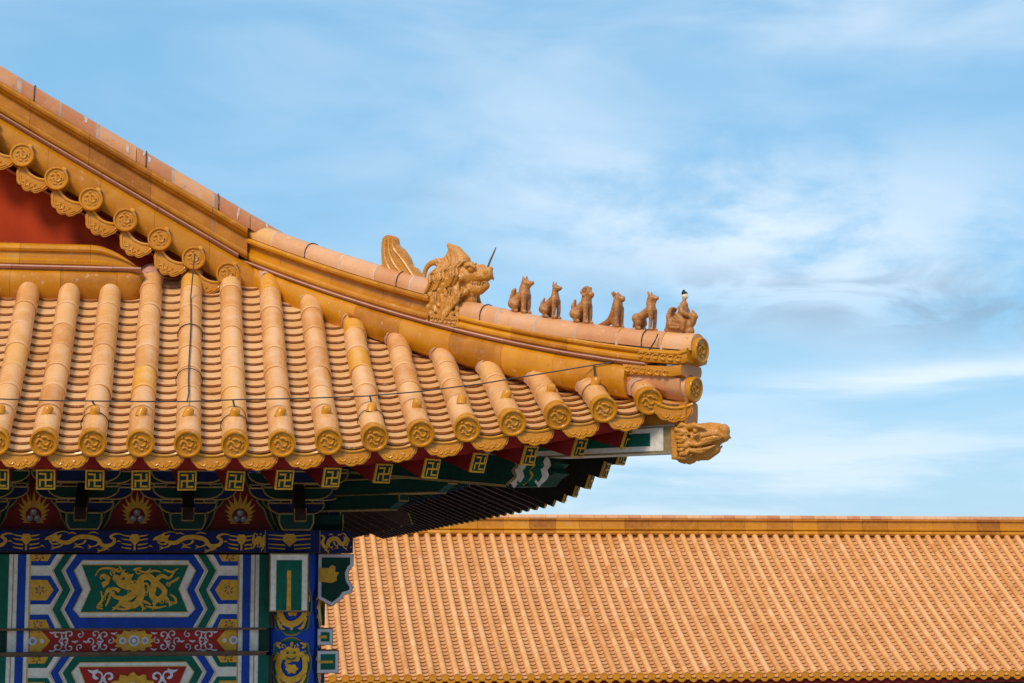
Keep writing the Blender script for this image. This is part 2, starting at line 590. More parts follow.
def drip_mesh(w, drop, sag):
    """hanging drip tile, facing -Y; the origin lies midway between its upper corners"""
    mb = MB()
    top = [(w * a, -sag * (1 - (a * 1.0) ** 2)) for a in np.linspace(-1, 1, 11)]
    low = []
    lob = 5
    m = 30
    for i in range(m + 1):
        a = i / m
        x = w * cos(pi * a)
        z = -drop * (sin(pi * a) ** 0.8) * (0.90 + 0.10 * abs(sin(lob * pi * a)))
        low.append((x, z))
    outline = top + low[1:-1]
    mb.prism(outline, lambda x, z, d: Vector((x, d + 0.02 * (z / drop), z)), 0.018, 0, 0.5)
    # relief: rim and scrolls
    rim = [(x * 0.88, z * 0.90 - 0.003) for x, z in low]
    mb.tube([(x, -0.002 + 0.02 * z / drop, z) for x, z in rim], 0.0045, 5, 0, 0.7)
    for sx in (-1, 1):
        pts = smooth_line([(sx * .62 * w, -.50 * drop), (sx * .42 * w, -.72 * drop), (sx * .22 * w, -.56 * drop), (sx * .34 * w, -.50 * drop), (sx * .1 * w, -.80 * drop), (0, -.55 * drop)], 3)
        mb.tube([(a, -0.002 + 0.02 * b / drop, b) for a, b in pts], 0.005, 5, 0, 0.75)
    # the lip of the last channel tile
    mb.tube([(x * 0.96, -0.001, z + 0.012) for x, z in top], 0.011, 6, 0, 0.85)
    return mb


def nail_mesh():
    mb = MB()
    prof = [(-0.03, 0.029), (0.010, 0.029), (0.026, 0.026), (0.034, 0.018), (0.037, 0.001)]
    n = 10
    mb.grid([[Vector((q * cos(2 * pi * k / n), q * sin(2 * pi * k / n), z)) for k in range(n + 1)] for z, q in prof], 0, 0.7)
    return mb


DISC_T = radians(18)
disc0 = recalc(ring_disc(0.0805).build('end_tile', M_AMBER, None, 40))
drip0 = recalc(drip_mesh(0.119, 0.104, 0.030).build('drip_tile', M_AMBER, None, 40))
nail0 = nail_mesh().build('tile_nail', M_AMBER, None, 50)
used = set()


def put(src, parent, loc, rot):
    if src.name not in used:
        used.add(src.name)
        src.location = loc
        src.rotation_euler = rot
        adopt(src, parent)
        return src
    return inst(src, parent, loc, rot=rot)


# tube rows of the front slope
for k in range(KMIN, KMAX + 1):
    x = X0 + PITCHX * k
    ytop = min(13.80 if k >= 0 else 13.70, SUMXY - x - 0.06)
    row = tile_row_mesh(x, yend(x), ytop, x).build('tile_row', [M_TILE, M_BISQUE], HALL, 40)
    z = zaxis(x, yend(x))
    put(disc0, row, (x, yend(x) - 0.005, z), (DISC_T + random.uniform(-.03, .03), random.uniform(-.08, .08), random.uniform(-.04, .04)))
    yn = yend(x) + 0.245
    d, nn = tang(x, yn)
    put(nail0, row, Vector((x, yn, zaxis(x, yn))) + nn * 0.078, (radians(24), 0, random.uniform(0, 3)))

# channel tiles between the rows: courses with a visible lip
slope = MB()


def channel(mb, xa, xb, y0, y1lim, mir=False, expo=0.098):
    xm = (xa + xb) / 2
    hw = (xb - xa) / 2 - 0.03
    y = y0
    first = True
    while y < y1lim(xm) - 0.01:
        L = expo
        lift = 0.029
        rows = []
        front = []
        for dy, h in ((0.026, 0.002), (0.0, lift - 0.012), (0.0, lift), (L * 0.5, lift * 0.62), (L + 0.008, 0.010)):
            yy = y + dy
            z = zaxis(xm, yy)
            row = []
            for a in np.linspace(-1, 1, 8):
                row.append(Vector((xm + a * hw, yy - 0.006 * (1 - a * a), z - 0.082 + 0.026 * a * a + h)))
            rows.append(row)
        if mir:
            rows = [[Vector((SUMXY - p.y, SUMXY - p.x, p.z)) for p in r][::-1] for r in rows]
        mb.grid(rows[:3], 1 if not mir else 0, random.uniform(-0.25, 0.02))
        mb.grid(rows[2:], 0, min(max(random.gauss(0.55, 0.2), 0), 1))
        y += L


for k in range(KMIN - 1, KMAX + 1):
    xa = X0 + PITCHX * k
    xb = xa + PITCHX
    if k == KMAX:
        xb = xa + 0.30
    xm = (xa + xb) / 2
    channel(slope, xa, xb, yend(xm) + 0.022, lambda x: min(13.80, SUMXY - x - 0.02))
slope.build('roof_slope', [M_CHAN, M_AMBER], HALL, 30)
for k in range(KMIN - 1, KMAX + 1):
    xm = X0 + PITCHX * (k + 0.5) + (0.012 if k == KMAX else 0)
    put(drip0, HALL, (xm, yend(xm) + (0.030 if k < KMAX else 0.0), zaxis(xm, yend(xm)) - 0.050), (radians(6) + random.uniform(-.05, .05), random.uniform(-.05, .05), random.uniform(-.05, .05)))

# side slope (turned away from the camera): one tiled sheet, rows kept as ridges of the mesh
side = MB()
for k in range(-52, KMAX + 1):
    x = X0 + PITCHX * k
    y1 = min(13.55, SUMXY - x - 0.14)
    mbr = tile_row_mesh(x, yend(x), y1, x, seg=6, step=0.55, mirror=True)
    off = len(side.v)
    side.v += mbr.v; side.f += [[off + i for i in f_] for f_ in mbr.f]; side.m += mbr.m; side.t += mbr.t
    channel(side, x, x + PITCHX, yend(x), lambda q: min(13.6, SUMXY - q - 0.12), mir=True, expo=0.3)
side.build('side_roof_slope', M_TILE, HALL, 30)

# under-boarding (red) that closes the eave from below, front and side
deck = MB()
rows = []
for x in np.linspace(-3.5, 2.9, 40):
    y0 = yend(x) + 0.05
    y1 = min(13.9, SUMXY - x)
    rows.append([Vector((x, y0 + (y1 - y0) * t, zaxis(x, y0 + (y1 - y0) * t) - 0.098)) for t in np.linspace(0, 1, 8)])
deck.grid(rows, 0)
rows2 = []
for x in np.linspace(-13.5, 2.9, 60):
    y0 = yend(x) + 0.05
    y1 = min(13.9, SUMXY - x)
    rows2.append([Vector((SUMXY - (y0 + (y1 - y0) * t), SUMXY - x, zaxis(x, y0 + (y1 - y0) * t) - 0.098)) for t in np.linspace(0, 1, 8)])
deck.grid(rows2, 1)  # side boarding coloured near black for the shade between rafters
deck.build('eave_boarding', [M_REDDARK, M_EAVESHADE], HALL, 30)

RW = 0.112


def rafter_z(x):
    return 6.050 + 0.265 * (rise(x) / rise(2.593))


# red fascia strip just under the drip tiles
fas = MB()
for mir in (0, 1):
    prevs = []
    for x in np.linspace(-3.5 if not mir else -13.5, 2.70, 50 if not mir else 90):
        y = yend(x) + 0.17
        z = zaxis(x, yend(x))
        zb = rafter_z(x) + RW / 2 + 0.004
        sec = [(y, z - 0.03), (y + 0.03, zb), (y + 0.08, zb), (y + 0.08, z - 0.0)]
        prevs.append([Vector((x, a, b)) if not mir else Vector((SUMXY - a, SUMXY - x, b)) for a, b in sec])
    fas.grid(prevs, 0, 0.5, flip=bool(mir))
fas.build('eave_fascia', M_PANELRED, HALL, 30)


# ------------------------------------------------------------------ ridges
def sweep(mb, pts, side, prof, mi=0, tint=0.5, closed_ends=True):
    """profile of (offset, height) pairs mirrored to both sides and run along pts"""
    full = [(q, h) for q, h in prof] + [(-q, h) for q, h in prof[::-1]]
    rows = [[Vector(p) + side * q + Vector((0, 0, h)) for q, h in full] for p in pts]
    n = len(full)
    mb.grid([r + [r[0]] for r in rows], mi, tint)
    if closed_ends:
        for r, rev in ((rows[0], False), (rows[-1], True)):
            tri = tessellate_polygon([[Vector((q, h, 0)) for q, h in full]])
            mb.add(r, [tuple(t) if rev else tuple(t[::-1]) for t in tri], mi, tint)


def arc(r, cz, a0=0.0, a1=90.0, n=8, sq=1.0):
    return [(r * cos(radians(a)), cz + r * sq * sin(radians(a))) for a in np.linspace(a0, a1, n)]


P_PLATE = [(0.05, -0.034), (0.085, -0.026), (0.120, -0.011), (0.127, -0.004), (0.122, 0.004)]
P_ROLL = [(0.02, -0.24), (0.100, -0.215), (0.128, -0.17), (0.138, -0.115), (0.128, -0.06), (0.100, -0.024), (0.08, -0.016)]
P_CAP = [(0.072, 0.0)] + [(0.094 * cos(radians(a)), 0.012 + 0.094 * sin(radians(a))) for a in np.linspace(-8, 88, 10)]


def pieces(path, d0, d1, step, gap, jit=0.0):
    d = d0
    while d < d1 - 0.02:
        e = min(d + step * random.uniform(1 - jit, 1 + jit), d1)
        if d1 - e < step * 0.35:
            e = d1
        yield [path(t) for t in np.linspace(d, e - gap, 5)], d, e
        d = e


def rt():
    return min(max(random.gauss(0.5, 0.16), 0), 0.9)


# hip ridge ---------------------------------------------------------------
HS = Vector((-1, -1, 0)).normalized()
_hd = [-.17, .332, .802, 1.261, 1.57, 1.91, 2.408, 2.795, 3.231, 3.6]
_hz = [7.767, 7.58, 7.396, 7.251, 7.168, 7.072, 6.935, 6.848, 6.766, 6.715]
_hp = np.polyfit(_hd, _hz, 3)


def hip(d):
    return Vector((0.37 + d / sqrt(2), 13.93 - d / sqrt(2), float(np.polyval(_hp, d))))


DJ = 1.70            # where the tall part of the ridge stops at the dragon
HIP = MB()
for pts, a, b in pieces(hip, -0.1, 3.20, 0.40, 0.0014, 0.05):
    sweep(HIP, pts, HS, P_ROLL, 0, min(rt(), .7))
hip_ob = HIP.build('hip_ridge', M_AMBER, HALL, 40)
pl = MB()
for pts, a, b in pieces(hip, -0.1, 3.34, 0.40, 0.002, 0.05):
    sweep(pl, pts, HS, P_PLATE, 0, rt())
pl.build('ridge_plate', M_BISQUE, hip_ob, 40)
tallm = MB()
TALL = [(0.098, 0.005), (0.112, 0.020), (0.114, 0.036), (0.104, 0.052), (0.080, 0.058), (0.070, 0.064), (0.068, 0.110), (0.080, 0.120), (0.096, 0.126), (0.112, 0.134), (0.117, 0.150), (0.110, 0.166), (0.06, 0.172)]
for pts, a, b in pieces(hip, -0.06, DJ, 0.44, 0.0016, 0.06):
    sweep(tallm, pts, HS, TALL, 0, min(rt(), .8))
tallm.build('ridge_course', M_AMBER, hip_ob, 35)
capm = MB()
for pts, a, b in pieces(lambda d: hip(d) + Vector((0, 0, 0.172)), 0.0, DJ + 0.02, 0.305, 0.004, 0.03):
    sweep(capm, pts, HS, P_CAP, 0, rt())
    wv = random.uniform(.004, .012)
    sweep(capm, [hip(b - wv) + Vector((0, 0, 0.172)), hip(b + 0.003) + Vector((0, 0, 0.172))], HS, [(q * 1.012, h * 1.012) for q, h in P_CAP], 1, 0.5)
capm.build('ridge_cap', [M_CAP, M_MORTAR], hip_ob, 40)
lowm = MB()
LOW = [(0.098, 0.005), (0.112, 0.018), (0.114, 0.034), (0.104, 0.048), (0.090, 0.053), (0.096, 0.060), (0.108, 0.068), (0.110, 0.080), (0.1, 0.090), (0.05, 0.094)]
for pts, a, b in pieces(hip, DJ + 0.22, 3.36, 0.44, 0.0016, 0.06):
    sweep(lowm, pts, HS, LOW, 0, min(rt(), .8))
lowm.build('ridge_course', M_AMBER, hip_ob, 35)
capm = MB()
for pts, a, b in pieces(lambda d: hip(d) + Vector((0, 0, 0.090 + 0.016 * max(0.0, d - 2.6))), DJ + 0.22, 3.64, 0.305, 0.004, 0.03):
    sweep(capm, pts, HS, P_CAP, 0, rt() if a < 3.2 else 0.85)
    if b < 3.5:
        sweep(capm, [hip(b - 0.012) + Vector((0, 0, 0.090)), hip(b + 0.003) + Vector((0, 0, 0.090))], HS, [(q * 1.012, h * 1.012) for q, h in P_CAP], 1, 0.5)
capm.build('ridge_cap', [M_CAP, M_MORTAR], hip_ob, 40)
# wire bands round the caps
for dd, h0 in ((0.62, .172), (1.42, .172), (2.1, .090), (3.30, .090)):
    wb = MB()
    c = hip(dd) + Vector((0, 0, h0 + 0.012 + 0.016 * max(0.0, dd - 2.6)))
    wb.tube([c + HS * (0.099 * cos(radians(a))) + Vector((0, 0, 0.099 * sin(radians(a)))) for a in np.linspace(-15, 195, 18)], 0.0032, 5)
    wb.build('wire_band', M_WIRE, hip_ob, 60)
# ridge end at the corner
HD = Vector((1, -1, 0)).normalized()
ea = -radians(45)
e1 = inst(disc0, hip_ob, hip(3.645) + Vector((0, 0, 0.112)), rot=(radians(4), 0, radians(45)))
e1.scale = (0.97, 0.97, 0.97)
e2 = inst(disc0, hip_ob, hip(3.60) + Vector((0, 0, -0.120)), rot=(radians(8), 0, radians(45)))
e2.scale = (0.96, 0.96, 0.96)
lowt = MB()
sweep(lowt, [hip(d) + Vector((0, 0, -0.12 + 0.03 * (3.6 - d))) for d in (3.0, 3.3, 3.585)], HS,
      [(0.03, -0.08), (0.075, -0.03)] + arc(0.082, 0.0, 0, 88, 8), 0, 0.5)
lowt.build('corner_tile_tube', M_CAP, hip_ob, 40)
scr = MB()
sweep(scr, [hip(d) + Vector((0, 0, h)) for d, h in ((3.30, 0.006), (3.46, 0.010), (3.57, 0.014), (3.625, 0.034))], HS,
      [(0.07, -0.0), (0.108, 0.004), (0.118, 0.024), (0.114, 0.05), (0.124, 0.062), (0.118, 0.082), (0.06, 0.088)], 0, 0.6)
sweep(scr, [hip(d) + Vector((0, 0, h)) for d, h in ((3.18, -0.072), (3.40, -0.060), (3.52, -0.052), (3.585, -0.036))], HS,
      [(0.05, -0.02), (0.112, -0.006), (0.121, 0.024), (0.113, 0.052), (0.05, 0.060)], 0, 0.5)
for i in range(6):
    for (dd, zz, q0) in ((3.31 + 0.052 * i, 0.050, 0.119), (3.22 + 0.052 * i, -0.044, 0.120)):
        p = hip(dd) + HS * q0 + Vector((0, 0, zz))
        pts = [p + HD * (0.018 * cos(t)) + Vector((0, 0, 0.016 * sin(t))) for t in np.linspace(0.4, 5.4, 8)]
        scr.tube(pts, 0.006, 5, 0, 0.7)
scr.build('scroll_course', M_AMBER, hip_ob, 40)
blk = MB()
sweep(blk, [hip(d) + Vector((0, 0, -0.10)) for d in (2.9, 3.3, 3.56)], HS, [(0.02, -0.09), (0.05, -0.085), (0.085, -0.05), (0.095, -0.02), (0.095, 0.035), (0.04, 0.05)], 0, 0.2)
blk.build('corner_block', M_CAP, hip_ob, 40)
blk = MB()
sweep(blk, [hip(d) + Vector((0, 0, h)) for d, h in ((3.20, -0.22), (3.44, -0.225), (3.55, -0.22), (3.585, -0.21))], HS,
      [(0.02, -0.19), (0.055, -0.18), (0.070, -0.06), (0.070, 0.0), (0.02, 0.03)], 0, 0.3)
blk.build('corner_bracket_tile', M_AMBER, hip_ob, 40)

# gable descending ridge ----------------------------------------------------
GY = 13.62
GK = 1.0175                        # the gable stands back so that its ridge meets the hip


def deep(p):
    return Vector((p[0] * GK, p[1] * GK, CAMZ + (p[2] - CAMZ) * GK))


def deeper(mb):
    mb.v = [tuple(deep(p)) for p in mb.v]
    return mb


_gx = [-1.297, -.599, -.028, .323]
_gz = [8.566, 8.180, 7.850, 7.645]
_gp = np.polyfit(_gx, _gz, 1)


def gab(x):
    return Vector((x, GY, float(np.polyval(_gp, x)) + 0.012 * max(0, -x - 0.9) ** 2 * 2))


GS = Vector((0, -1, 0))
gr = MB()
for pts, a, b in pieces(gab, -3.5, 0.42, 0.36, 0.0014, 0.05):
    sweep(gr, pts, GS, [(0.02, -0.26), (0.13, -0.245), (0.150, -0.20), (0.160, -0.13), (0.148, -0.06), (0.108, -0.026), (0.09, -0.016)], 0, min(rt(), .6))
gab_ob = deeper(gr).build('gable_ridge', M_AMBER, HALL, 40)
pl = MB()
for pts, a, b in pieces(gab, -3.5, 0.30, 0.36, 0.002, 0.05):
    sweep(pl, pts, GS, [(0.05, -0.036), (0.09, -0.028), (0.128, -0.012), (0.136, -0.004), (0.13, 0.005)], 0, rt())
deeper(pl).build('ridge_plate', M_BISQUE, gab_ob, 40)
tm = MB()
GT = [(0.100, 0.006), (0.120, 0.022), (0.124, 0.040), (0.114, 0.060), (0.086, 0.066), (0.074, 0.074), (0.072, 0.148), (0.082, 0.158), (0.102, 0.164), (0.106, 0.172), (0.122, 0.182), (0.128, 0.200), (0.120, 0.222), (0.06, 0.228)]
for pts, a, b in pieces(gab, -3.5, 0.36, 0.40, 0.002, 0.04):
    sweep(tm, pts, GS, GT, 0, min(rt(), .75))
deeper(tm).build('ridge_course', M_AMBER, gab_ob, 35)
cm = MB()
for pts, a, b in pieces(lambda x: gab(x) + Vector((0, 0, 0.228)), -3.5, 0.75, 0.26, 0.004, 0.06):
    sweep(cm, pts, GS, [(q * 1.08, h * 1.15) for q, h in P_CAP], 0, random.uniform(0.05, 0.8))
    if random.random() < 0.75:
        wv = random.uniform(0.008, 0.03)
        sweep(cm, [gab(b - wv) + Vector((0, 0, 0.228)), gab(b + 0.002) + Vector((0, 0, 0.228))], GS, [(q * 1.092, h * 1.162) for q, h in P_CAP], 1, 0.5)
for _ in range(14):                      # dribbles of lime across the caps
    xc = random.uniform(-2.6, 0.6)
    a0 = random.uniform(-5, 40); a1 = a0 + random.uniform(18, 60)
    ww, sk = random.uniform(.005, .018), random.uniform(-.02, .02)
    rows = []
    for ang in np.linspace(a0, a1, 6):
        r_ = 0.1045
        k_ = sin(pi * (ang - a0 + 4) / (a1 - a0 + 8)) ** .6
        row = []
        for e_ in (-1, 1):
            x_ = xc + sk * (ang - a0) / 60 + e_ * ww * k_ * random.uniform(.6, 1)
            row.append(gab(x_) + Vector((0, 0, 0.228 + 0.0138 + r_ * 1.065 * sin(radians(ang)))) + GS * (r_ * cos(radians(ang))))
        rows.append(row)
    cm.grid(rows, 2, .5)
deeper(cm).build('ridge_cap', [M_CAP, M_MORTAR, M_LIME], gab_ob, 40)
for xx in (-1.08, -0.33, 0.16):
    wb = MB()
    c = gab(xx) + Vector((0, 0, 0.245))
    wb.tube([c + GS * (0.108 * cos(radians(a))) + Vector((0, 0, 0.113 * sin(radians(a)))) for a in np.linspace(-15, 195, 18)], 0.004, 5)
    deeper(wb).build('wire_band', M_WIRE, gab_ob, 60)

# row of short tubes and drip tiles hanging from the gable ridge
GA = math.atan(-_gp[0])
E1 = Vector((cos(GA), 0, -sin(GA)))
E2 = Vector((sin(GA), 0, cos(GA)))
stub = MB()
stub.grid([[Vector((0.08 * cos(2 * pi * k / 16), y, 0.08 * sin(2 * pi * k / 16))) for k in range(17)] for y in (0.0, 0.26)], 0, 0.45, flip=True)
stub0 = stub.build('gable_edge_tile', M_AMBER, None, 40)
gdrip0 = recalc(drip_mesh(0.122, 0.150, 0.05).build('drip_tile', M_AMBER, None, 40))
DX = 0.2268
xs = [0.000 + DX * i for i in range(-15, 2)]
for i, x in enumerate(xs):
    zc = float(np.interp(x, [-1.331, -.904, -.455, .022, .255], [8.398, 8.116, 7.853, 7.596, 7.494])) if x > -1.34 else 8.398 + (-1.331 - x) * 0.62
    s = stub0 if i == 0 else inst(stub0, HALL, deep((x, 13.36, zc)))
    if i == 0:
        s.location = deep((x, 13.36, zc)); adopt(s, HALL)
    inst(disc0, s, deep((x, 13.35, zc)), rot=(0, GA, 0))
    nl = inst(nail0, s, deep(Vector((x, 13.44, zc)) + E2 * 0.075), rot=(0, GA, 0))
    nl.scale = (0.85, 0.85, 0.95)
    if x < 0.2:
        c = Vector((x, 13.375, zc)) + E1 * 0.135 - E2 * 0.045
        put(gdrip0, HALL, deep(c), (0, GA, 0))
# soffit behind that row
sf = MB()
for x0, x1 in zip(np.linspace(-3.5, 0.2, 12)[:-1], np.linspace(-3.5, 0.2, 12)[1:]):
    a, b = gab(x0), gab(x1)
    sf.grid([[Vector((p.x, yy, p.z - 0.30)) for yy in (13.40, 13.62)] for p in (a, b)], 0, 0.5)
    sf.grid([[Vector((p.x, yy, p.z - 0.34)) for yy in (13.44, 13.62)] for p in (a, b)], 0, 0.5)
deeper(sf).build('gable_soffit', M_BISQUE, HALL)
# red bargeboard and gable wall
bb = MB()
bb.prism([(-3.5, 7.2), (0.50, 7.2), (0.45, 7.34), (0.2, 7.50)] + [(x, gab(x).z - 0.25) for x in np.linspace(0.1, -3.5, 12)],
         lambda x, z, d: Vector((x, 13.56 + d, z)), 0.10)
recalc(deeper(bb).build('bargeboard', M_RED, HALL))
# main roof behind the gable ridge
mr_ = MB()
rows = []
for x in np.linspace(-3.5, 0.75, 14):
    z = gab(x).z
    rows.append([deep((x, GY, z - 0.02)) + Vector((0, y, 0)) for y in np.linspace(0, 13, 12)])
mr_.grid(rows, 0, 0.5, flip=True)
rows = [[p - Vector((0, 0, 0.12)) for p in r] for r in rows]
mr_.grid(rows, 0, 0.5)
mr_.build('main_roof', M_TILE, HALL)

# low horizontal ridge at the foot of the gable --------------------------------
def boj(x):
    return Vector((x, 13.57, 7.546))


bo = MB()
for pts, a, b in pieces(boj, -3.5, -0.50, 0.33, 0.0016, 0.04):
    sweep(bo, pts, GS, [(0.02, -0.26), (0.07, -0.235), (0.115, -0.18), (0.135, -0.10), (0.126, -0.05), (0.100, -0.024), (0.08, -0.016)], 0, min(rt(), .6))
# rounded end
rows = []
base = [(0.02, -0.26), (0.07, -0.235), (0.115, -0.18), (0.135, -0.10), (0.126, -0.05), (0.100, -0.024), (0.08, -0.016)]
for i, t in enumerate(np.linspace(0, 1, 7)):
    k = sqrt(max(0.02, 1 - (t * 0.97) ** 3))
    c = boj(-0.50 + 0.17 * t)
    rows.append([c + GS * (q * k) + Vector((0, 0, -0.014 + (h + 0.014) * (0.6 + 0.4 * k))) for q, h in base])
bo.grid(rows, 0, 0.45)
boj_ob = bo.build('foot_ridge', M_AMBER, HALL, 40)
bp_ = MB()
for pts, a, b in pieces(boj, -3.5, -0.345, 0.33, 0.002):
    sweep(bp_, pts, GS, [(0.05, -0.034), (0.085, -0.026), (0.120, -0.012), (0.128, -0.004), (0.122, 0.006)], 0, rt())
bp_.build('ridge_plate', M_BISQUE, boj_ob, 40)
bc = MB()
BT = [(0.098, 0.006), (0.112, 0.018), (0.114, 0.040), (0.100, 0.052), (0.084, 0.056), (0.082, 0.098), (0.098, 0.106), (0.104, 0.120), (0.096, 0.138), (0.07, 0.156), (0.035, 0.165), (0.001, 0.168)]
for pts, a, b in pieces(boj, -3.5, -0.68, 0.34, 0.002, 0.05):
    sweep(bc, pts, GS, BT, 0, min(rt(), .85) if random.random() < .75 else 0.98)
rows = []
for t in np.linspace(0, 1, 10):
    c = boj(-0.68 + 0.32 * t)
    hh = 1 - t ** 1.8
    rows.append([c + GS * (q * (0.55 + 0.45 * hh)) + Vector((0, 0, 0.004 + (h - 0.004) * (0.05 + 0.95 * hh))) for q, h in BT])
bc.grid(rows, 0, 0.5)
bc.build('ridge_course', M_AMBER, boj_ob, 35)


# ------------------------------------------------------------------ flat painting kit
class Paint2D:
    """flat paint layers lifted a few mm off a vertical face; to3(x, z, lift) places a point"""
    def __init__(s, to3, mats):
        s.to3, s.mats, s.mb, s.k = to3, mats, MB(), 0

    def idx(s, m):
        if m not in s.mats:
            s.mats.append(m)
        return s.mats.index(m)

    def lift(s, lay):
        s.k = (s.k + 1) % 50
        return 0.0028 * lay + 0.00005 * s.k

    def poly(s, pts, m, lay=1):
        h = s.lift(lay)
        tri = tessellate_polygon([[Vector((x, z, 0)) for x, z in pts]])
        vs = [s.to3(x, z, h) for x, z in pts]
        s.mb.add(vs, [tuple(t) for t in tri], s.idx(m))

    def rect(s, x0, z0, x1, z1, m, lay=1):
        s.poly([(x0, z0), (x1, z0), (x1, z1), (x0, z1)], m, lay)

    def ribbon(s, pts, w, m, lay=2, sm=4, closed=False):
        if sm > 1:
            pts = smooth_line(pts, sm)
        n = len(pts)
        if not hasattr(w, '__len__'):
            w = [w]
        ws = np.interp(np.linspace(0, 1, n), np.linspace(0, 1, len(w)), w)
        h = s.lift(lay)
        A, B = [], []
        for i in range(n):
            p = Vector((*pts[i], 0)); a = Vector((*pts[max(i - 1, 0)], 0)); b = Vector((*pts[min(i + 1, n - 1)], 0))
            d = b - a
            if d.length < 1e-9:
                d = Vector((1, 0, 0))
            d.normalize()
            nn = Vector((-d.y, d.x, 0)) * (ws[i] / 2)
            A.append(s.to3(*(p + nn).xy, h + 2e-5 * i)); B.append(s.to3(*(p - nn).xy, h + 2e-5 * i))
        s.mb.grid([A, B], s.idx(m))

    def disc(s, x, z, r, m, lay=2, n=14, rz=None):
        rz = rz or r
        s.poly([(x + r * cos(2 * pi * k / n), z + rz * sin(2 * pi * k / n)) for k in range(n)], m, lay)


def flower(P, x, z, rx, rz, m, lay, lobes=9, ring=True):
    P.poly([(x + rx * (1 + 0.12 * cos(lobes * t)) * cos(t), z + rz * (1 + 0.12 * cos(lobes * t)) * sin(t)) for t in np.linspace(0, 2 * pi, 46)[:-1]], m, lay)
    if ring:
        P.disc(x, z, min(rx, rz) * 0.52, M_SILVER, lay + 1)
        P.disc(x, z, min(rx, rz) * 0.36, M_PEARL, lay + 2)
        P.disc(x, z, min(rx, rz) * 0.20, M_SILVER, lay + 3)


def dragon_long(P, x, z, L, H, m, lay, face=-1):
    """running dragon about L long and H tall centred at x, z; head at the side 'face'"""
    f = lambda a, b: (x + face * -a * L / 2 * -1 if False else x - face * -1 * a * L / 2 * 1, z + b * H / 2)
    fx = lambda pts: [(x + (a if face < 0 else -a) * L / 2, z + b * H / 2) for a, b in pts]
    P.ribbon(fx([(-.62, .35), (-.50, -.05), (-.30, -.15), (-.08, .35), (.18, .42), (.40, .15), (.52, -.45), (.72, -.40), (.80, .1), (.70, .45), (.82, .75), (.97, .70)]),
             [H * .16, H * .21, H * .24, H * .23, H * .20, H * .17, H * .12, H * .04], m, lay)
    P.poly(fx([(-.86, .10), (-.80, .42), (-.70, .62), (-.58, .85), (-.55, .55), (-.44, .70), (-.48, .35), (-.52, .05), (-.66, -.08), (-.72, .12)]), m, lay + 1)
    P.ribbon(fx([(-.74, .05), (-.66, -.30), (-.52, -.28)]), H * .08, m, lay)
    P.ribbon(fx([(-.62, .75), (-.45, .98), (-.28, .88)]), [H * .08, H * .02], m, lay)
    for a, b in ((-.42, -.2), (.12, .1), (.44, -.1), (.66, -.5)):
        P.ribbon(fx([(a, b), (a - .06, b - .34), (a - .20, b - .52)]), [H * .14, H * .08, H * .05], m, lay)
        for q in (-.10, 0, .10):
            P.ribbon(fx([(a - .18, b - .50), (a - .27, b - .50 + q * 2.2)]), [H * .06, H * .02], m, lay, 1)
    for a, b, c in ((-.20, .75, .2), (.30, .80, .25), (.58, -.85, .2), (-.05, -.70, .25), (.9, -.1, .1), (-.9, -.6, .1)):
        P.ribbon(fx([(a - c / 2, b), (a, b + .12), (a + c / 2, b - .04)]), [H * .02, H * .07, H * .02], m, lay)


def curl(P, x, z, r, m, lay, sx=1, sz=1, w=0.3):
    pts = [(x + sx * r * (1 - t * .75) * cos(t * 5.2), z + sz * r * (1 - t * .75) * sin(t * 5.2)) for t in np.linspace(0, 1, 14)]
    P.ribbon(pts, [r * w * .5, r * w, r * w * 1.2], m, lay, 1)
    P.ribbon([(x + sx * r, z), (x + sx * r * .95, z - sz * r * .7), (x + sx * r * .3, z - sz * r * 1.3)], [r * w, r * w * 1.1, r * w * .3], m, lay, 3)


# ------------------------------------------------------------------ columns, beams and their painting
FY = 13.44                                     # front face of the painted beams
PXM, PZM = 0.00654, 0.0066


def p2(u, v):                                   # the beam drawing is laid out in units of one picture dot at that wall
    return (-0.34 + (u - 135) * PXM, 5.643 - (v - 555) * PZM)


def pp(seq, flip=False):
    return [p2(270 - u if flip else u, v) for u, v in seq]


BAY = 2.07                                      # column to column
COLX = [0.70, 0.70 - BAY, 0.70 - 2 * BAY]


def front3(dx, y):
    return lambda x, z, l: Vector((x + dx, y - l, z))


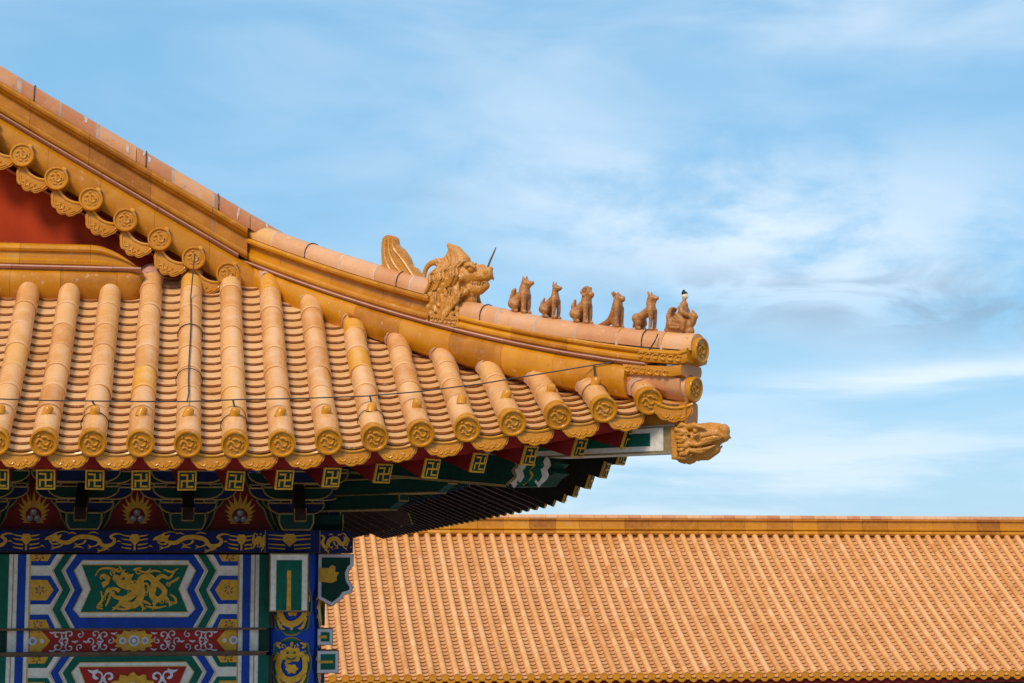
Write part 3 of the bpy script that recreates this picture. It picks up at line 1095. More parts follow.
def beam_panel(dx, y, v0, v1, c_main, c_alt, cart, low):
    """one architrave with its banded painting, between two columns"""
    zt, zb = p2(0, v0)[1], p2(0, v1)[1]
    x0, x1 = p2(0, 0)[0] - 0.02, p2(270, 0)[0] + 0.02
    P = Paint2D(front3(dx, y), [M_BROWN])
    P.mb.box(((x0 + x1) / 2 + dx, y + 0.16, (zt + zb) / 2), (x1 - x0, 0.32, zt - zb), 0)
    if low:
        # rounded shoulder along the bottom of the beam
        pass
    H = v1 - v0
    mid = (v0 + v1) / 2
    P.poly(pp([(1, v0), (269, v0), (269, v1), (1, v1)]), M_WHITE, 1)
    for fl in (0, 1):
        q = lambda s_, m_, l_=2: P.poly(pp(s_, fl), m_, l_)
        q([(1, v0), (11.5, v0), (11.5, v1), (1, v1)], c_alt if not low else c_main)
        q([(20, v0), (28, v0), (28, v1), (20, v1)], c_main if not low else c_alt)
        q([(15.4, v0), (16.2, v0), (16.2, v1), (15.4, v1)], M_DGOLD)
        q([(31.6, v0), (32.6, v0), (32.6, v1), (31.6, v1)], M_GOLD)
        s = H / 73.0
        V = lambda t: v0 + t * s
        # half hexagon boxes
        for hx in ([(33, V(21)), (52, V(21)), (61, V(35)), (52, V(49)), (33, V(49))],
                   [(33, V(0)), (57.5, V(0)), (51, V(11)), (33, V(11))],
                   [(33, V(59)), (51, V(59)), (58, V(73)), (33, V(73))]):
            q(hx, c_main)
            ux, vx = 33, sum(p[1] for p in hx) / len(hx)
            cy0, cy1 = min(p[1] for p in hx), max(p[1] for p in hx)
            if len(hx) == 5:
                inner = [(33, V(25)), (49, V(25)), (55.5, V(35)), (49, V(45)), (33, V(45))]
                cc = (42, V(35))
            elif cy0 == v0:
                inner = [(33, V(0)), (52.5, V(0)), (49, V(6.5)), (33, V(6.5))]
                cc = (41, V(2))
            else:
                inner = [(33, V(64)), (49, V(64)), (53, V(73)), (33, V(73))]
                cc = (41, V(69))
            q(inner, M_GOLD, 3)
            for k in range(6):
                a = k * pi / 3
                P.ribbon(pp([(cc[0] + 2.2 * cos(a), cc[1] + 2.2 * s * sin(a)), (cc[0] + 4.6 * cos(a + .5), max(v0 + .5, min(v1 - .5, cc[1] + 4.6 * s * sin(a + .5))))], fl), 0.0065, c_main if k % 2 else M_PANELRED, 4, 1)
        # zigzags
        q([(65, V(0)), (73, V(0)), (62.5, V(16)), (72, V(35)), (62.5, V(54)), (73, V(73)), (65, V(73)), (54.8, V(54)), (64.3, V(35)), (54.8, V(16))], c_alt)
        for o in (-1.2, 9.2):
            P.ribbon(pp([(65 + o, V(0)), (54.8 + o, V(16)), (64.3 + o, V(35)), (54.8 + o, V(54)), (65 + o, V(73))], fl), 0.004, M_GOLD, 3, 1)
        q([(77.5, V(0)), (135, V(0)), (135, V(5.5)), (83, V(5.5)), (74.5, V(16)), (83.5, V(35)), (74.5, V(54)), (82, V(62)), (135, V(62)), (135, V(73)), (77.5, V(73)), (66.5, V(54)), (76, V(35)), (66.5, V(16))], c_main)
        P.ribbon(pp([(135, V(5.9)), (83, V(5.9)), (75.2, V(16)), (84.4, V(35)), (75.2, V(54)), (82, V(61.6)), (135, V(61.6))], fl), 0.004, M_GOLD, 3, 1)
        q([(82.4, V(10.5)), (135, V(10.5)), (135, V(56.5)), (82.4, V(56.5)), (92, V(34))], cart)
        P.ribbon(pp([(135, V(10.2)), (82, V(10.2)), (91.6, V(34)), (82, V(56.8)), (135, V(56.8))], fl), 0.005, M_GOLD, 3, 1)
    return P, V


def hall_bay(dx):
    P, V = beam_panel(dx, FY, 555, 628, M_BLUE, M_GREEN, M_GREEN, False)
    # great dragon of the cartouche
    c = p2(137, 589)
    W, Hh = 84 * PXM, 42 * PZM
    f = lambda pts: [(c[0] + a * W / 2, c[1] + b * Hh / 2) for a, b in pts]
    w = Hh
    P.ribbon(f([(-.30, .60), (-.42, .30), (-.20, .10), (.02, .05), (-.10, -.28), (-.35, -.60), (-.05, -.75), (.12, -.20), (.08, .42), (.26, .58), (.40, .30), (.36, -.30), (.52, -.50), (.66, -.10), (.46, .35), (.58, .62), (.76, .52), (.90, .92)]),
             [w * .12, w * .15, w * .16, w * .16, w * .15, w * .15, w * .13, w * .10, w * .03], M_GOLD, 4)
    P.poly(f([(-.58, .45), (-.55, .70), (-.40, .62), (-.34, .88), (-.22, .66), (-.08, .72), (-.14, .46), (-.05, .30), (-.24, .22), (-.32, .05), (-.44, .16), (-.42, .34)]), M_GOLD, 5)
    P.disc(*f([(-.32, .48)])[0], w * .035, M_GREEN, 6)
    P.ribbon(f([(-.40, -.10), (-.52, .02), (-.62, -.02)]), [w * .10, w * .05], M_GOLD, 4)
    for a, b, dx_, dz_ in ((-.36, -.45, -.26, .32), (-.30, -.66, -.18, -.22), (.06, -.66, .10, -.24), (.42, -.42, .0, -.40), (.60, -.35, .18, -.34), (.24, .48, .02, .34), (-.62, .0, -.12, -.30)):
        P.ribbon(f([(a, b), (a + dx_ * .6, b + dz_ * .3), (a + dx_, b + dz_)]), [w * .11, w * .08, w * .05], M_GOLD, 4)
        for q_ in (-.5, 0, .5):
            P.ribbon(f([(a + dx_, b + dz_), (a + dx_ * 1.25 + q_ * .10, b + dz_ * 1.3 + q_ * .12)]), [w * .05, w * .015], M_GOLD, 4, 1)
    P.poly(f([(-.78, .75), (-.62, .55), (-.66, .25), (-.78, .05), (-.84, .30), (-.72, .40), (-.86, .60)]), M_GOLD, 4)
    P.ribbon(f([(-.98, .62), (-.86, .94), (-.60, .96), (-.44, .84), (-.28, .90)]), [w * .02, w * .06, w * .02], M_GOLD, 4)
    for pts in ([(-.84, -.10), (-.80, -.50), (-.92, -.86), (-.78, -.92)], [(-.72, -.80), (-.64, -.40), (-.58, .10)], [(.02, .92), (.18, .78), (.42, .86), (.56, .78)], [(.70, .20), (.92, .44), (1.0, .56)],
                [(.78, -.25), (.90, -.42), (.92, -.66), (.80, -.60)], [(-.56, -.86), (-.30, -.95), (-.06, -.86)], [(.20, -.80), (.44, -.88), (.70, -.80)], [(.62, .92), (.80, .80), (.96, .96)], [(.10, .16), (.22, .26), (.28, -.02), (.20, -.2)], [(-.1, .9), (.1, 1.0)], [(.0, -.5), (.2, -.6), (.34, -.75)]):
        P.ribbon(f(pts), [w * .03, w * .06, w * .02], M_GOLD, 4)
    rg = random.Random(11)
    for _ in range(34):
        a, b = rg.uniform(-.98, .98), rg.uniform(-.92, .95)
        if abs(a) > .88 - .14 * (1 - abs(b)):
            continue
        curl(P, *f([(a, b)])[0], w * rg.uniform(.035, .07), M_GOLD, 4, rg.choice((-1, 1)), rg.choice((-1, 1)), .5)
    recalc_off = P.mb.build('painted_beam', P.mats, HALLB)
    recalc_off['label'] = 'blue and green painted beam with a gold dragon cartouche'

    # red board with silver scrolls and gold flowers
    zt, zb = p2(0, 628.9)[1], p2(0, 651.5)[1]
    x0, x1 = p2(0, 0)[0], p2(270, 0)[0]
    P = Paint2D(front3(dx, FY + 0.045), [M_BROWN])
    P.mb.box(((x0 + x1) / 2 + dx, FY + 0.045 + 0.08, (zt + zb) / 2), (x1 - x0, 0.16, zt - zb), 0)
    P.poly(pp([(1, 628.9), (269, 628.9), (269, 651.5), (1, 651.5)]), M_WHITE, 1)
    for fl in (0, 1):
        q = lambda s_, m_, l_=2: P.poly(pp(s_, fl), m_, l_)
        q([(1, 629), (11, 629), (11, 651), (1, 651)], M_DGREEN)
        q([(20, 629), (27, 629), (27, 651), (20, 651)], M_BLUE)
        q([(32, 629), (135, 629), (135, 651), (32, 651)], M_PANELRED, 2)
        P.poly(pp([(33, 630), (44, 629.6), (48, 634), (53, 640), (48, 646), (44, 650.5), (33, 650)], fl), M_GOLD, 3)
        P.disc(*pp([(36, 640)], fl)[0], 4.2 * PXM, M_SILVER, 4)
        P.disc(*pp([(36, 640)], fl)[0], 2.2 * PXM, M_PEARL, 5)
        P.disc(*pp([(45, 640)], fl)[0], 2.2 * PXM, M_SILVER, 4)
        for (u, v, r, sx, sz) in ((60, 634.5, 4.2, 1, 1), (60, 645.5, 4.2, 1, -1), (68, 640, 3.4, -1, 1), (72, 633.5, 3.8, -1, 1), (72, 646.5, 3.8, -1, -1),
                                  (92, 640, 3.4, 1, 1), (97, 633.5, 3.8, 1, 1), (97, 646.5, 3.8, 1, -1), (106, 634.5, 4.0, -1, 1), (106, 645.5, 4.0, -1, -1), (112, 640, 3.0, 1, -1), (82, 634, 3, 1, -1), (82, 646, 3, -1, 1)):
            curl(P, *pp([(u, v)], fl)[0], r * PXM, M_SILVER, 3, sx if not fl else -sx, sz, 0.36)
        for u, v in ((55, 631), (55, 649), (66, 631), (66, 649), (88, 640), (77, 640), (115, 632), (115, 648), (102, 640)):
            P.ribbon(pp([(u - 3, v), (u, v + 1.2), (u + 3.4, v - .4)], fl), [.004, .014, .004], M_SILVER, 3, 2)
    flower(P, *p2(135, 640), 19 * PXM, 10.5 * PZM, M_GOLD, 4, 12)
    for du in (-11, 11):
        P.disc(*p2(135 + du, 640), 3.6 * PXM, M_SILVER, 5)
        P.disc(*p2(135 + du, 640), 1.8 * PXM, M_PEARL, 6)
    o = P.mb.build('painted_board', P.mats, HALLB)
    o['label'] = 'narrow red board with silver scrolls and gold flowers'

    # lower beam
    P, V = beam_panel(dx, FY - 0.03, 655, 726, M_GREEN, M_BLUE, M_PANELRED, True)
    flower(P, *p2(135, 689), 22 * PXM, 17 * PZM, M_GOLD, 4, 12)
    for fl in (0, 1):
        for (u, v, r, sx, sz) in ((100, 674, 5.5, 1, 1), (112, 675, 5.0, -1, 1), (100, 703, 5.5, 1, -1), (112, 703, 5.0, -1, -1), (96, 689, 4.5, 1, 1), (105, 689, 4, -1, -1)):
            curl(P, *pp([(u, v)], fl)[0], r * PXM, M_SILVER, 4, sx if not fl else -sx, sz, 0.5)
        for u, v in ((96, 668), (106, 684), (106, 694)):
            P.ribbon(pp([(u - 5, v), (u, v + 2.0), (u + 5, v - .6)], fl), [.006, .022, .006], M_SILVER, 4, 2)
    o = P.mb.build('painted_beam', P.mats, HALLB)
    o['label'] = 'lower painted beam with a red cartouche and silver scrolls'


for i in range(2):
    hall_bay(-BAY * i)
bt = MB()
for vA, vB, yy in ((627.4, 629.6, FY - 0.012), (650.6, 655.6, FY - 0.026)):
    zA, zB = p2(0, vA)[1], p2(0, vB)[1]
    for j in range(2):
        bt.box((p2(135, 0)[0] - BAY * j, yy + 0.06, (zA + zB) / 2), (1.72, 0.12, abs(zA - zB)), 0)
bt.build('brown_strip', M_STRIP, HALLB)  # added brown strips standing in for soft dark bands across the beams

# long blue frieze rail with running dragons
FZ0, FZ1 = 5.655, 5.803
FYR = 13.34
P = Paint2D(lambda x, z, l: Vector((x, FYR - l, z)), [M_BROWN])
P.mb.box((-1.25, FYR + 0.18, (FZ0 + FZ1) / 2), (4.66, 0.36, FZ1 - FZ0), 0)
P.rect(-3.56, FZ0 + 0.004, 1.075, FZ1 - 0.004, M_SHADE_BLUE, 1)
P.rect(-3.56, FZ0 + 0.010, 1.07, FZ1 - 0.010, M_SHADE_NAVY, 2)  # eave shade is put into this blue
zc = (FZ0 + FZ1) / 2
DP = 0.690
for i in range(-4, 2):
    x = 0.0 + DP * i
    if x + .3 < 0.60:
        dragon_long(P, x, zc, 0.54, 0.125, M_GOLD, 3)
    xm = x + DP / 2
    if xm > 0.5:
        continue
    if i == 0:
        dragon_long(P, 0.455, zc, 0.10, 0.11, M_GOLD, 3)
    P.poly([(xm - .02, zc + .045), (xm + .02, zc + .045), (xm + .035, zc + .01), (xm, zc - .03), (xm - .035, zc + .01)], M_GOLD, 3)
    for q in (-1, 1):
        for dz in (.035, .01, -.02, -.045):
            P.ribbon([(xm + q * .02, zc + dz - .005), (xm + q * .06, zc + dz), (xm + q * .085, zc + dz + .006)], [.010, .008, .004], M_GOLD, 3, 1)
    P.ribbon([(xm, zc - .02), (xm, zc - .06)], .012, M_GOLD, 3, 1)
# over the corner column: a framed block, then a dragon on the jutting end
P.ribbon([(0.50, FZ0), (0.50, FZ1)], .006, M_DGOLD, 4, 1)
P.ribbon([(0.86, FZ0), (0.86, FZ1)], .006, M_DGOLD, 4, 1)
xm = 0.66
P.poly([(xm - .03, zc + .05), (xm + .03, zc + .05), (xm + .05, zc + .01), (xm, zc - .035), (xm - .05, zc + .01)], M_GOLD, 3)
for q in (-1, 1):
    for dz in (.04, .015, -.02, -.045):
        P.ribbon([(xm + q * .03, zc + dz - .004), (xm + q * .09, zc + dz), (xm + q * .14, zc + dz + .004)], [.010, .008, .004], M_GOLD, 3, 1)
dragon_long(P, 0.965, zc - .005, 0.22, 0.12, M_GOLD, 3, face=1)
o = P.mb.build('frieze_rail', P.mats, HALLB)
# the same rail along the side front
sr = MB()
sr.box((0.70 + 0.18, 13.52 + 6.6, zc), (0.36, 13.1, FZ1 - FZ0 - 0.006), 0)
sr.box((0.70 + 0.10, 13.9 + 6.5, 5.40), (0.30, 12.6, 0.48), 1)
sr.box((0.70 + 0.10, 13.9 + 6.5, 4.75), (0.30, 12.6, 0.46), 0)
sr.box((0.70 + 0.10, 13.9 + 6.5, 5.07), (0.20, 12.6, 0.15), 2)
sr.build('side_beams', [M_BLUE, M_GREEN, M_PANELRED], HALLB)


def lath(mb, cx, cy, prof, n=32, mi=0, tint=0.5):
    mb.grid([[Vector((cx + r * cos(2 * pi * k / n), cy + r * sin(2 * pi * k / n), z)) for k in range(n + 1)] for z, r in prof], mi, tint)


COLY = 13.62
for ci, cxx in enumerate(COLX):
    R = 0.183
    zsplit = 4.35
    P = Paint2D(lambda x, z, l, c=cxx: Vector((c + (R + l) * sin(x / R), COLY - (R + l) * cos(x / R), z)), [M_REDDARK, M_BLUE])
    lath(P.mb, cxx, COLY, [(1.02, 0.21), (1.4, 0.205), (zsplit, 0.187)])
    lath(P.mb, cxx, COLY, [(zsplit, R + .001), (5.654, R)], 32, 1)
    P.rect(-.57, 5.33, .57, 5.44, M_WHITE, 1)
    P.rect(-.57, 5.36, .57, 5.41, M_BLUE, 2)
    P.rect(-.57, 5.45, .57, 5.60, M_GREEN, 1)

    def medal(xa, z0, z1, hw, top):
        zc_, hh = (z0 + z1) / 2, (z1 - z0) / 2
        for grow, m_, l_ in ((1.0, M_DGOLD, 2), (0.93, M_GREEN, 3)):
            P.poly([(xa + hw * grow * (abs(cos(t)) ** .72) * (1 if cos(t) > 0 else -1) * (1 + .05 * cos(8 * t)),
                     zc_ + hh * grow * (abs(sin(t)) ** .8) * (1 if sin(t) > 0 else -1) * (1 + .05 * cos(8 * t))) for t in np.linspace(0, 2 * pi, 49)[:-1]], m_, l_)
        # coiled dragon
        f = lambda pts: [(xa + a * hw, zc_ + b * hh) for a, b in pts]
        P.ribbon(f([(-.1, .45), (-.45, .25), (-.60, -.15), (-.30, -.60), (.20, -.62), (.62, -.30), (.60, .20), (.42, .44)]), [hw * .24, hw * .30, hw * .30, hw * .26, hw * .18], M_GOLD, 4)
        flower(P, *f([(0, .34)])[0], hw * .48, hh * .30, M_GOLD, 5, 7, False)
        flower(P, *f([(.04, -.22)])[0], hw * .26, hh * .18, M_GOLD, 5, 6, False)
        P.disc(*f([(-.15, .42)])[0], hw * .06, M_GREEN, 6)
        P.disc(*f([(.15, .42)])[0], hw * .06, M_GREEN, 6)
        P.ribbon(f([(-.2, .22), (0, .16), (.2, .22)]), hw * .07, M_GREEN, 6)
        for pts in ([(-.5, .6), (-.65, .75), (-.45, .8)], [(.5, .6), (.65, .72), (.40, .82)], [(-.7, .3), (-.85, .1)], [(.72, .35), (.86, .05)], [(.7, -.45), (.5, -.75), (.3, -.8)], [(-.7, -.45), (-.5, -.75), (-.3, -.82)], [(-.25, .05), (-.15, -.1), (.1, -.12)], [(0, .66), (.05, .86)], [(0, -.7), (0, -.85)]):
            P.ribbon(f(pts), [hw * .08, hw * .16, hw * .04], M_GOLD, 4)
        rg = random.Random(int(zc_ * 1000))
        for _ in range(12):
            t = rg.uniform(0, 6.28); q = rg.uniform(.55, .86)
            curl(P, *f([(q * cos(t) * .95, q * sin(t) * .95)])[0], hw * rg.uniform(.07, .13), M_GOLD, 4, rg.choice((-1, 1)), rg.choice((-1, 1)), .45)
    for xa in (-0.015, -0.015 + R * 1.63, -0.015 - R * 1.63):
        medal(xa, 5.115, 5.53, 0.138, True)
        medal(xa, 4.765, 5.095, 0.138, False)
        medal(xa, 4.41, 4.745, 0.138, False)
    P.mb.build('column', P.mats, HALLB, 40)

# beam heads that pass through the corner column
P = Paint2D(lambda x, z, l: Vector((x, 13.24 - l, z)), [M_BROWN])
P.mb.box((0.655, 13.24 + 0.16, 5.46), (0.262, 0.32, 0.385), 0)
P.rect(0.528, 5.272, 0.782, 5.650, M_DGOLD, 1)
P.rect(0.536, 5.280, 0.774, 5.642, M_WHITE, 2)
P.rect(0.572, 5.280, 0.738, 5.606, M_GREEN, 3)
P.ribbon([(0.655, 5.28), (0.655, 5.54)], [.030, .024, .024], M_GOLD, 4, 1)
P.rect(0.640, 5.49, 0.668, 5.53, M_GOLD, 5)
P.mb.build('beam_head', P.mats, HALLB)


def jut_head(zb, zt, x1, scal, gold):
    """beam end standing out to the right of the corner column"""
    out = [(0.86, zb + (.05 if scal else 0)), (0.86, zt), (x1, zt)]
    if scal:
        out += [(x1, zt - .08), (x1 - .022, zt - .10), (x1 - .034, zt - .13), (x1 - .030, zt - .17), (x1 - .012, zt - .20), (x1, zt - .22), (x1 - .01, zt - .26), (x1 - .06, zt - .275), (x1 - .075, zt - .30), (x1 - .14, zb)]
    else:
        out += [(x1, zb)]
    P = Paint2D(lambda x, z, l: Vector((x, 13.50 - l, z)), [M_DGOLD])
    P.mb.prism(out, lambda x, z, d: Vector((x, 13.50 + d, z)), 0.22, 0)
    cx_, cz_ = sum(p[0] for p in out) / len(out), sum(p[1] for p in out) / len(out)

    def inset(e):
        n = len(out)
        area = sum(out[i][0] * out[(i + 1) % n][1] - out[(i + 1) % n][0] * out[i][1] for i in range(n))
        sg = 1 if area > 0 else -1
        res = []
        for i in range(n):
            a, b, c = Vector(out[i - 1]), Vector(out[i]), Vector(out[(i + 1) % n])
            d1, d2 = (b - a).normalized(), (c - b).normalized()
            n1, n2 = Vector((-d1.y, d1.x)) * sg, Vector((-d2.y, d2.x)) * sg
            m = (n1 + n2)
            m = m / max(m.length_squared, 1e-6) * 2
            res.append(tuple(b + m * e))
        return res
    P.poly(inset(.004), M_SILVER, 1)
    P.poly(inset(.024), M_DGREEN if scal else M_GREEN, 2)
    if gold:
        P.poly([(0.87, cz_ - .0), (0.87, cz_ + .09), (.93, cz_ + .09), (.95, cz_ + .11), (.975, cz_ + .10), (.975, cz_ + .065), (1.0, cz_ + .06), (.985, cz_ + .03), (.985, cz_ + .005), (.95, cz_ - .01)], M_GOLD, 3)
    else:
        P.ribbon([(0.87, cz_), (x1 - .04, cz_)], .018, M_GOLD, 3, 1)
    recalc(P.mb.build('beam_head', P.mats, HALLB))


jut_head(5.30, 5.650, 1.098, True, True)
jut_head(5.045, 5.155, 0.965, False, False)
jut_head(4.86, 5.010, 1.005, False, False)

# walls below the frame, platform
wl = MB()
wl.box((-1.4, 13.80, 3.7), (4.0, 0.22, 5.6), 0)
wl.box((0.80, 20.2, 3.7), (0.22, 12.6, 5.6), 0)
wl.build('wall', M_RED, HALL)
pf = MB()
pf.box((-2.0, 19.8, 0.5), (8.4, 16.0, 1.0), 0)
pf.build('platform', M_STONE, HALL)

# ------------------------------------------------------------------ brackets, panels
GYB = 13.46
bd = MB()
bd.box((-1.35, GYB + 0.03, 6.16), (4.3, 0.06, 0.72), 0)
bd.box((0.86, 20.3, 6.16), (0.06, 13.2, 0.72), 0)
bd.build('bracket_board', M_REDDARK, HALLB)

BX = [at(u, 515, 13.4).x for u in (85, 188)]
BPX = BX[1] - BX[0]


def arm_outline(hw, h, cur):
    """bracket arm: flat top, boat shaped ends below"""
    r = h * 1.0
    pts = [(-hw, h)]
    for a in np.linspace(0, 90, 6):
        pts.append((-hw + 1.5 * r * (1 - cos(radians(a))), 0.92 * h * (1 - sin(radians(a)))))
    pts += [(-a, b) for a, b in pts[1:][::-1]]
    pts.append((hw, h))
    return pts


def edge_prism(mb, outline, y, depth, mi, edge):
    mb.prism(outline, lambda x, z, d: Vector((x, y + d, z)), depth, mi)
    n = len(outline)
    for i in range(n):
        a, b = Vector(outline[i]), Vector(outline[(i + 1) % n])
        d = (b - a)
        if d.length < 1e-5:
            continue
        mb.tube([(a.x, y - 0.002, a.y), (b.x, y - 0.002, b.y)], 0.0055, 4, edge)


def bracket_set(name='bracket_set'):
    root = empty(name, (0, 0, 0))
    z0 = FZ1 + 0.003
    b = MB()
    edge_prism(b, [(-0.09, z0), (0.09, z0), (0.112, z0 + 0.045), (0.112, z0 + 0.105), (-0.112, z0 + 0.105), (-0.112, z0 + 0.045)], 13.28, 0.2, 0, 1)
    recalc(b.build('base_block', [M_DGREEN, M_DGOLD], root))
    tiers = [(0.185, 13.30, z0 + 0.100, M_SHADE_BLUE), (0.225, 13.14, z0 + 0.195, M_DGREEN), (0.31, 13.28, z0 + 0.195, M_SHADE_BLUE), (0.235, 12.96, z0 + 0.292, M_SHADE_BLUE), (0.325, 13.12, z0 + 0.292, M_DGREEN), (0.27, 12.80, z0 + 0.390, M_DGREEN)]  # arm paints darkened to hold the shade under the eave
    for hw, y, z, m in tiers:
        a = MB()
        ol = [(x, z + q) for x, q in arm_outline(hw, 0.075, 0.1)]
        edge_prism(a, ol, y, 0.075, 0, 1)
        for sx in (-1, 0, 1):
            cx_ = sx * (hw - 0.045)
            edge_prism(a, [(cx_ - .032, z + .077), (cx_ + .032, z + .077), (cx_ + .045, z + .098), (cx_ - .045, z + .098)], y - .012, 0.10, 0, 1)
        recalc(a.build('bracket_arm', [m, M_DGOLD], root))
    # slanting nose and the square beam end above it
    n_ = MB()
    n_.prism([(13.30, z0 + .40), (12.83, z0 + .125), (12.80, z0 + .045), (12.86, z0 + .035), (13.34, z0 + .28)], lambda a, c, d: Vector((-0.037 + d, a, c)), 0.074, 0)
    n_.tube([(-.037, 12.83, z0 + .125), (-.037, 12.80, z0 + .045), (.037, 12.80, z0 + .045), (.037, 12.83, z0 + .125)], .004, 4, 1)
    n_.tube([(.022 * cos(t), 12.815, z0 + .058 + .008 * sin(t)) for t in np.linspace(0, 6.28, 12)], .006, 4, 2)
    recalc(n_.build('nose', [M_BROWN, M_DGOLD, M_SILVER], root))
    n_ = MB()
    n_.prism([(13.3, z0 + .40), (12.62, z0 + .40), (12.58, z0 + .43), (12.58, z0 + .49), (13.3, z0 + .49)], lambda a, c, d: Vector((-0.045 + d, a, c)), 0.09, 0)
    n_.tube([(-.045, 12.579, z0 + .43), (-.045, 12.579, z0 + .49), (.045, 12.579, z0 + .49), (.045, 12.579, z0 + .43), (-.045, 12.579, z0 + .43)], .004, 4, 1)
    recalc(n_.build('beam_end', [M_SHADE_BLUE, M_DGOLD], root))
    return root


def copy_bracket(src, x=None, side_y=None):
    r = src.copy(); COL.objects.link(r)
    for ch in list(src.children):
        c = ch.copy(); COL.objects.link(c); c.parent = r
        c.matrix_parent_inverse = Matrix.Identity(4)
    return r


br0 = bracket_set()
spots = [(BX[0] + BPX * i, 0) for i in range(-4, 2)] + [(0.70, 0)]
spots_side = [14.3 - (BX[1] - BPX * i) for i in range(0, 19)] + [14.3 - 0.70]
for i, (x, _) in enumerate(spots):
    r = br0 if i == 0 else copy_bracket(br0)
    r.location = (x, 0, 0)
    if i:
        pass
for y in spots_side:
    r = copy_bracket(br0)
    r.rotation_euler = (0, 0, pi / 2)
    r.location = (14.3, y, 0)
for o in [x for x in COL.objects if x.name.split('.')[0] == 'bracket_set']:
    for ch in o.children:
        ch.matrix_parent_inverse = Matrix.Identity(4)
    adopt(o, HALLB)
# long diagonal arms of the corner set
for (d0, d1, z, w) in ((-0.3, 0.95, FZ1 + .13, .09), (-0.3, 1.35, FZ1 + .23, .09), (-0.3, 1.60, FZ1 + .33, .10)):
    a = MB()
    c0 = Vector((0.70, 13.60, 0))
    dv = Vector((1, -1, 0)).normalized(); sv = Vector((-1, -1, 0)).normalized()
    ol = [(d0, z), (d0, z + .10), (d1, z + .10), (d1, z + .055), (d1 - .09, z)]
    a.prism(ol, lambda p, q, d: c0 + dv * p + sv * (w / 2 - d) + Vector((0, 0, q)), w, 0)
    for sgn in (1, -1):
        for zz in (z, z + .10):
            a.tube([c0 + dv * (d0 + .3) + sv * (sgn * w / 2) + Vector((0, 0, zz)), c0 + dv * (d1 - .09) + sv * (sgn * w / 2) + Vector((0, 0, zz))], .007, 4, 1)
    e_ = [c0 + dv * d1 + sv * (w / 2) + Vector((0, 0, z + .10)), c0 + dv * d1 + sv * (w / 2) + Vector((0, 0, z + .055)), c0 + dv * d1 - sv * (w / 2) + Vector((0, 0, z + .055)), c0 + dv * d1 - sv * (w / 2) + Vector((0, 0, z + .10))]
    a.tube(e_ + [e_[0]], .006, 4, 1)
    recalc(a.build('corner_arm', [M_DGREEN, M_DGOLD], HALLB))

# flame pearls painted on the boards between the brackets, with the wavy border
P = Paint2D(lambda x, z, l: Vector((x, GYB - l, z)), [M_REDDARK])
for i in range(-5, 2):
    x = (BX[0] + BX[1]) / 2 + BPX * i
    if i == 1:
        x = at(240, 513, GYB).x
    if x > 0.5:
        continue
    zf = FZ1 + 0.045
    fl = []
    for q in range(31):
        t = -2.45 + 4.9 * q / 30
        tip = q % 2
        r = 0.066 * (1 + .30 * max(0, cos(t))) * (1.42 if tip else 1.0) * (1 + (.25 * max(0, cos(t)) if tip else 0))
        fl.append((x + r * sin(t), zf + 0.050 + r * cos(t) + (.012 if tip else 0)))
    P.poly(fl, M_GOLD, 1)
    P.disc(x, zf + 0.050, .052, M_REDDARK, 2)
    for dx_, dz_ in ((-.024, .030), (.024, .030), (0, .070)):
        P.disc(x + dx_, zf + dz_, .021, M_PEARL, 3)
        P.disc(x + dx_ - .004, zf + dz_ + .005, .008, M_SILVER, 4)
    for sx in (-1, 1):
        line = [(x + sx * .055, zf + .36), (x + sx * .075, zf + .27), (x + sx * .095, zf + .225), (x + sx * .135, zf + .19), (x + sx * .150, zf + .14), (x + sx * .195, zf + .09), (x + sx * .215, zf + .03), (x + sx * .255, zf - .04)]
        P.ribbon(line, .075, M_DGREEN, 1)
        P.ribbon([(a + sx * -.034, b) for a, b in line], .011, M_DGOLD, 2)
        P.ribbon([(a + sx * .004, b - .004) for a, b in line], .008, M_DGOLD, 2)
        P.ribbon([(a + sx * .036, b) for a, b in line], .010, M_DGOLD, 2)
P.mb.build('flame_pearl_painting', P.mats, HALLB)


# ------------------------------------------------------------------ rafters
def rafter_dir(x):
    return radians(45) * min(max((x + 0.45) / 3.05, 0), 1)


def end_mesh():
    """painted square end, facing -Y, centred"""
    h = RW / 2
    P = Paint2D(lambda x, z, l: Vector((x, -0.001 - l * .6, z)), [M_GOLD])
    P.mb.box((0, 0.006, 0), (RW + .004, .014, RW + .004), 0)
    k = h * .85
    P.rect(-k, -k, k, k, M_DGREEN, 1)
    w = h * .19
    a = h * .62
    L = 3
    for pts in ([(0, -a), (0, a)], [(-a, 0), (a, 0)], [(0, a), (-a, a)], [(-a, 0), (-a, -a)], [(0, -a), (a, -a)], [(a, 0), (a, a)]):
        if pts[0][0] == pts[1][0]:
            e = w / 2
            zs = sorted((pts[0][1], pts[1][1]))
            P.rect(pts[0][0] - e, zs[0] - e, pts[0][0] + e, zs[1] + e, M_GOLD, L)
        else:
            e = w / 2
            xs_ = sorted((pts[0][0], pts[1][0]))
            P.rect(xs_[0] - e, pts[0][1] - e, xs_[1] + e, pts[0][1] + e, M_GOLD, L + 1)
    return P


_pe = end_mesh()
end0 = _pe.mb.build('rafter_end', _pe.mats)
used_end = []


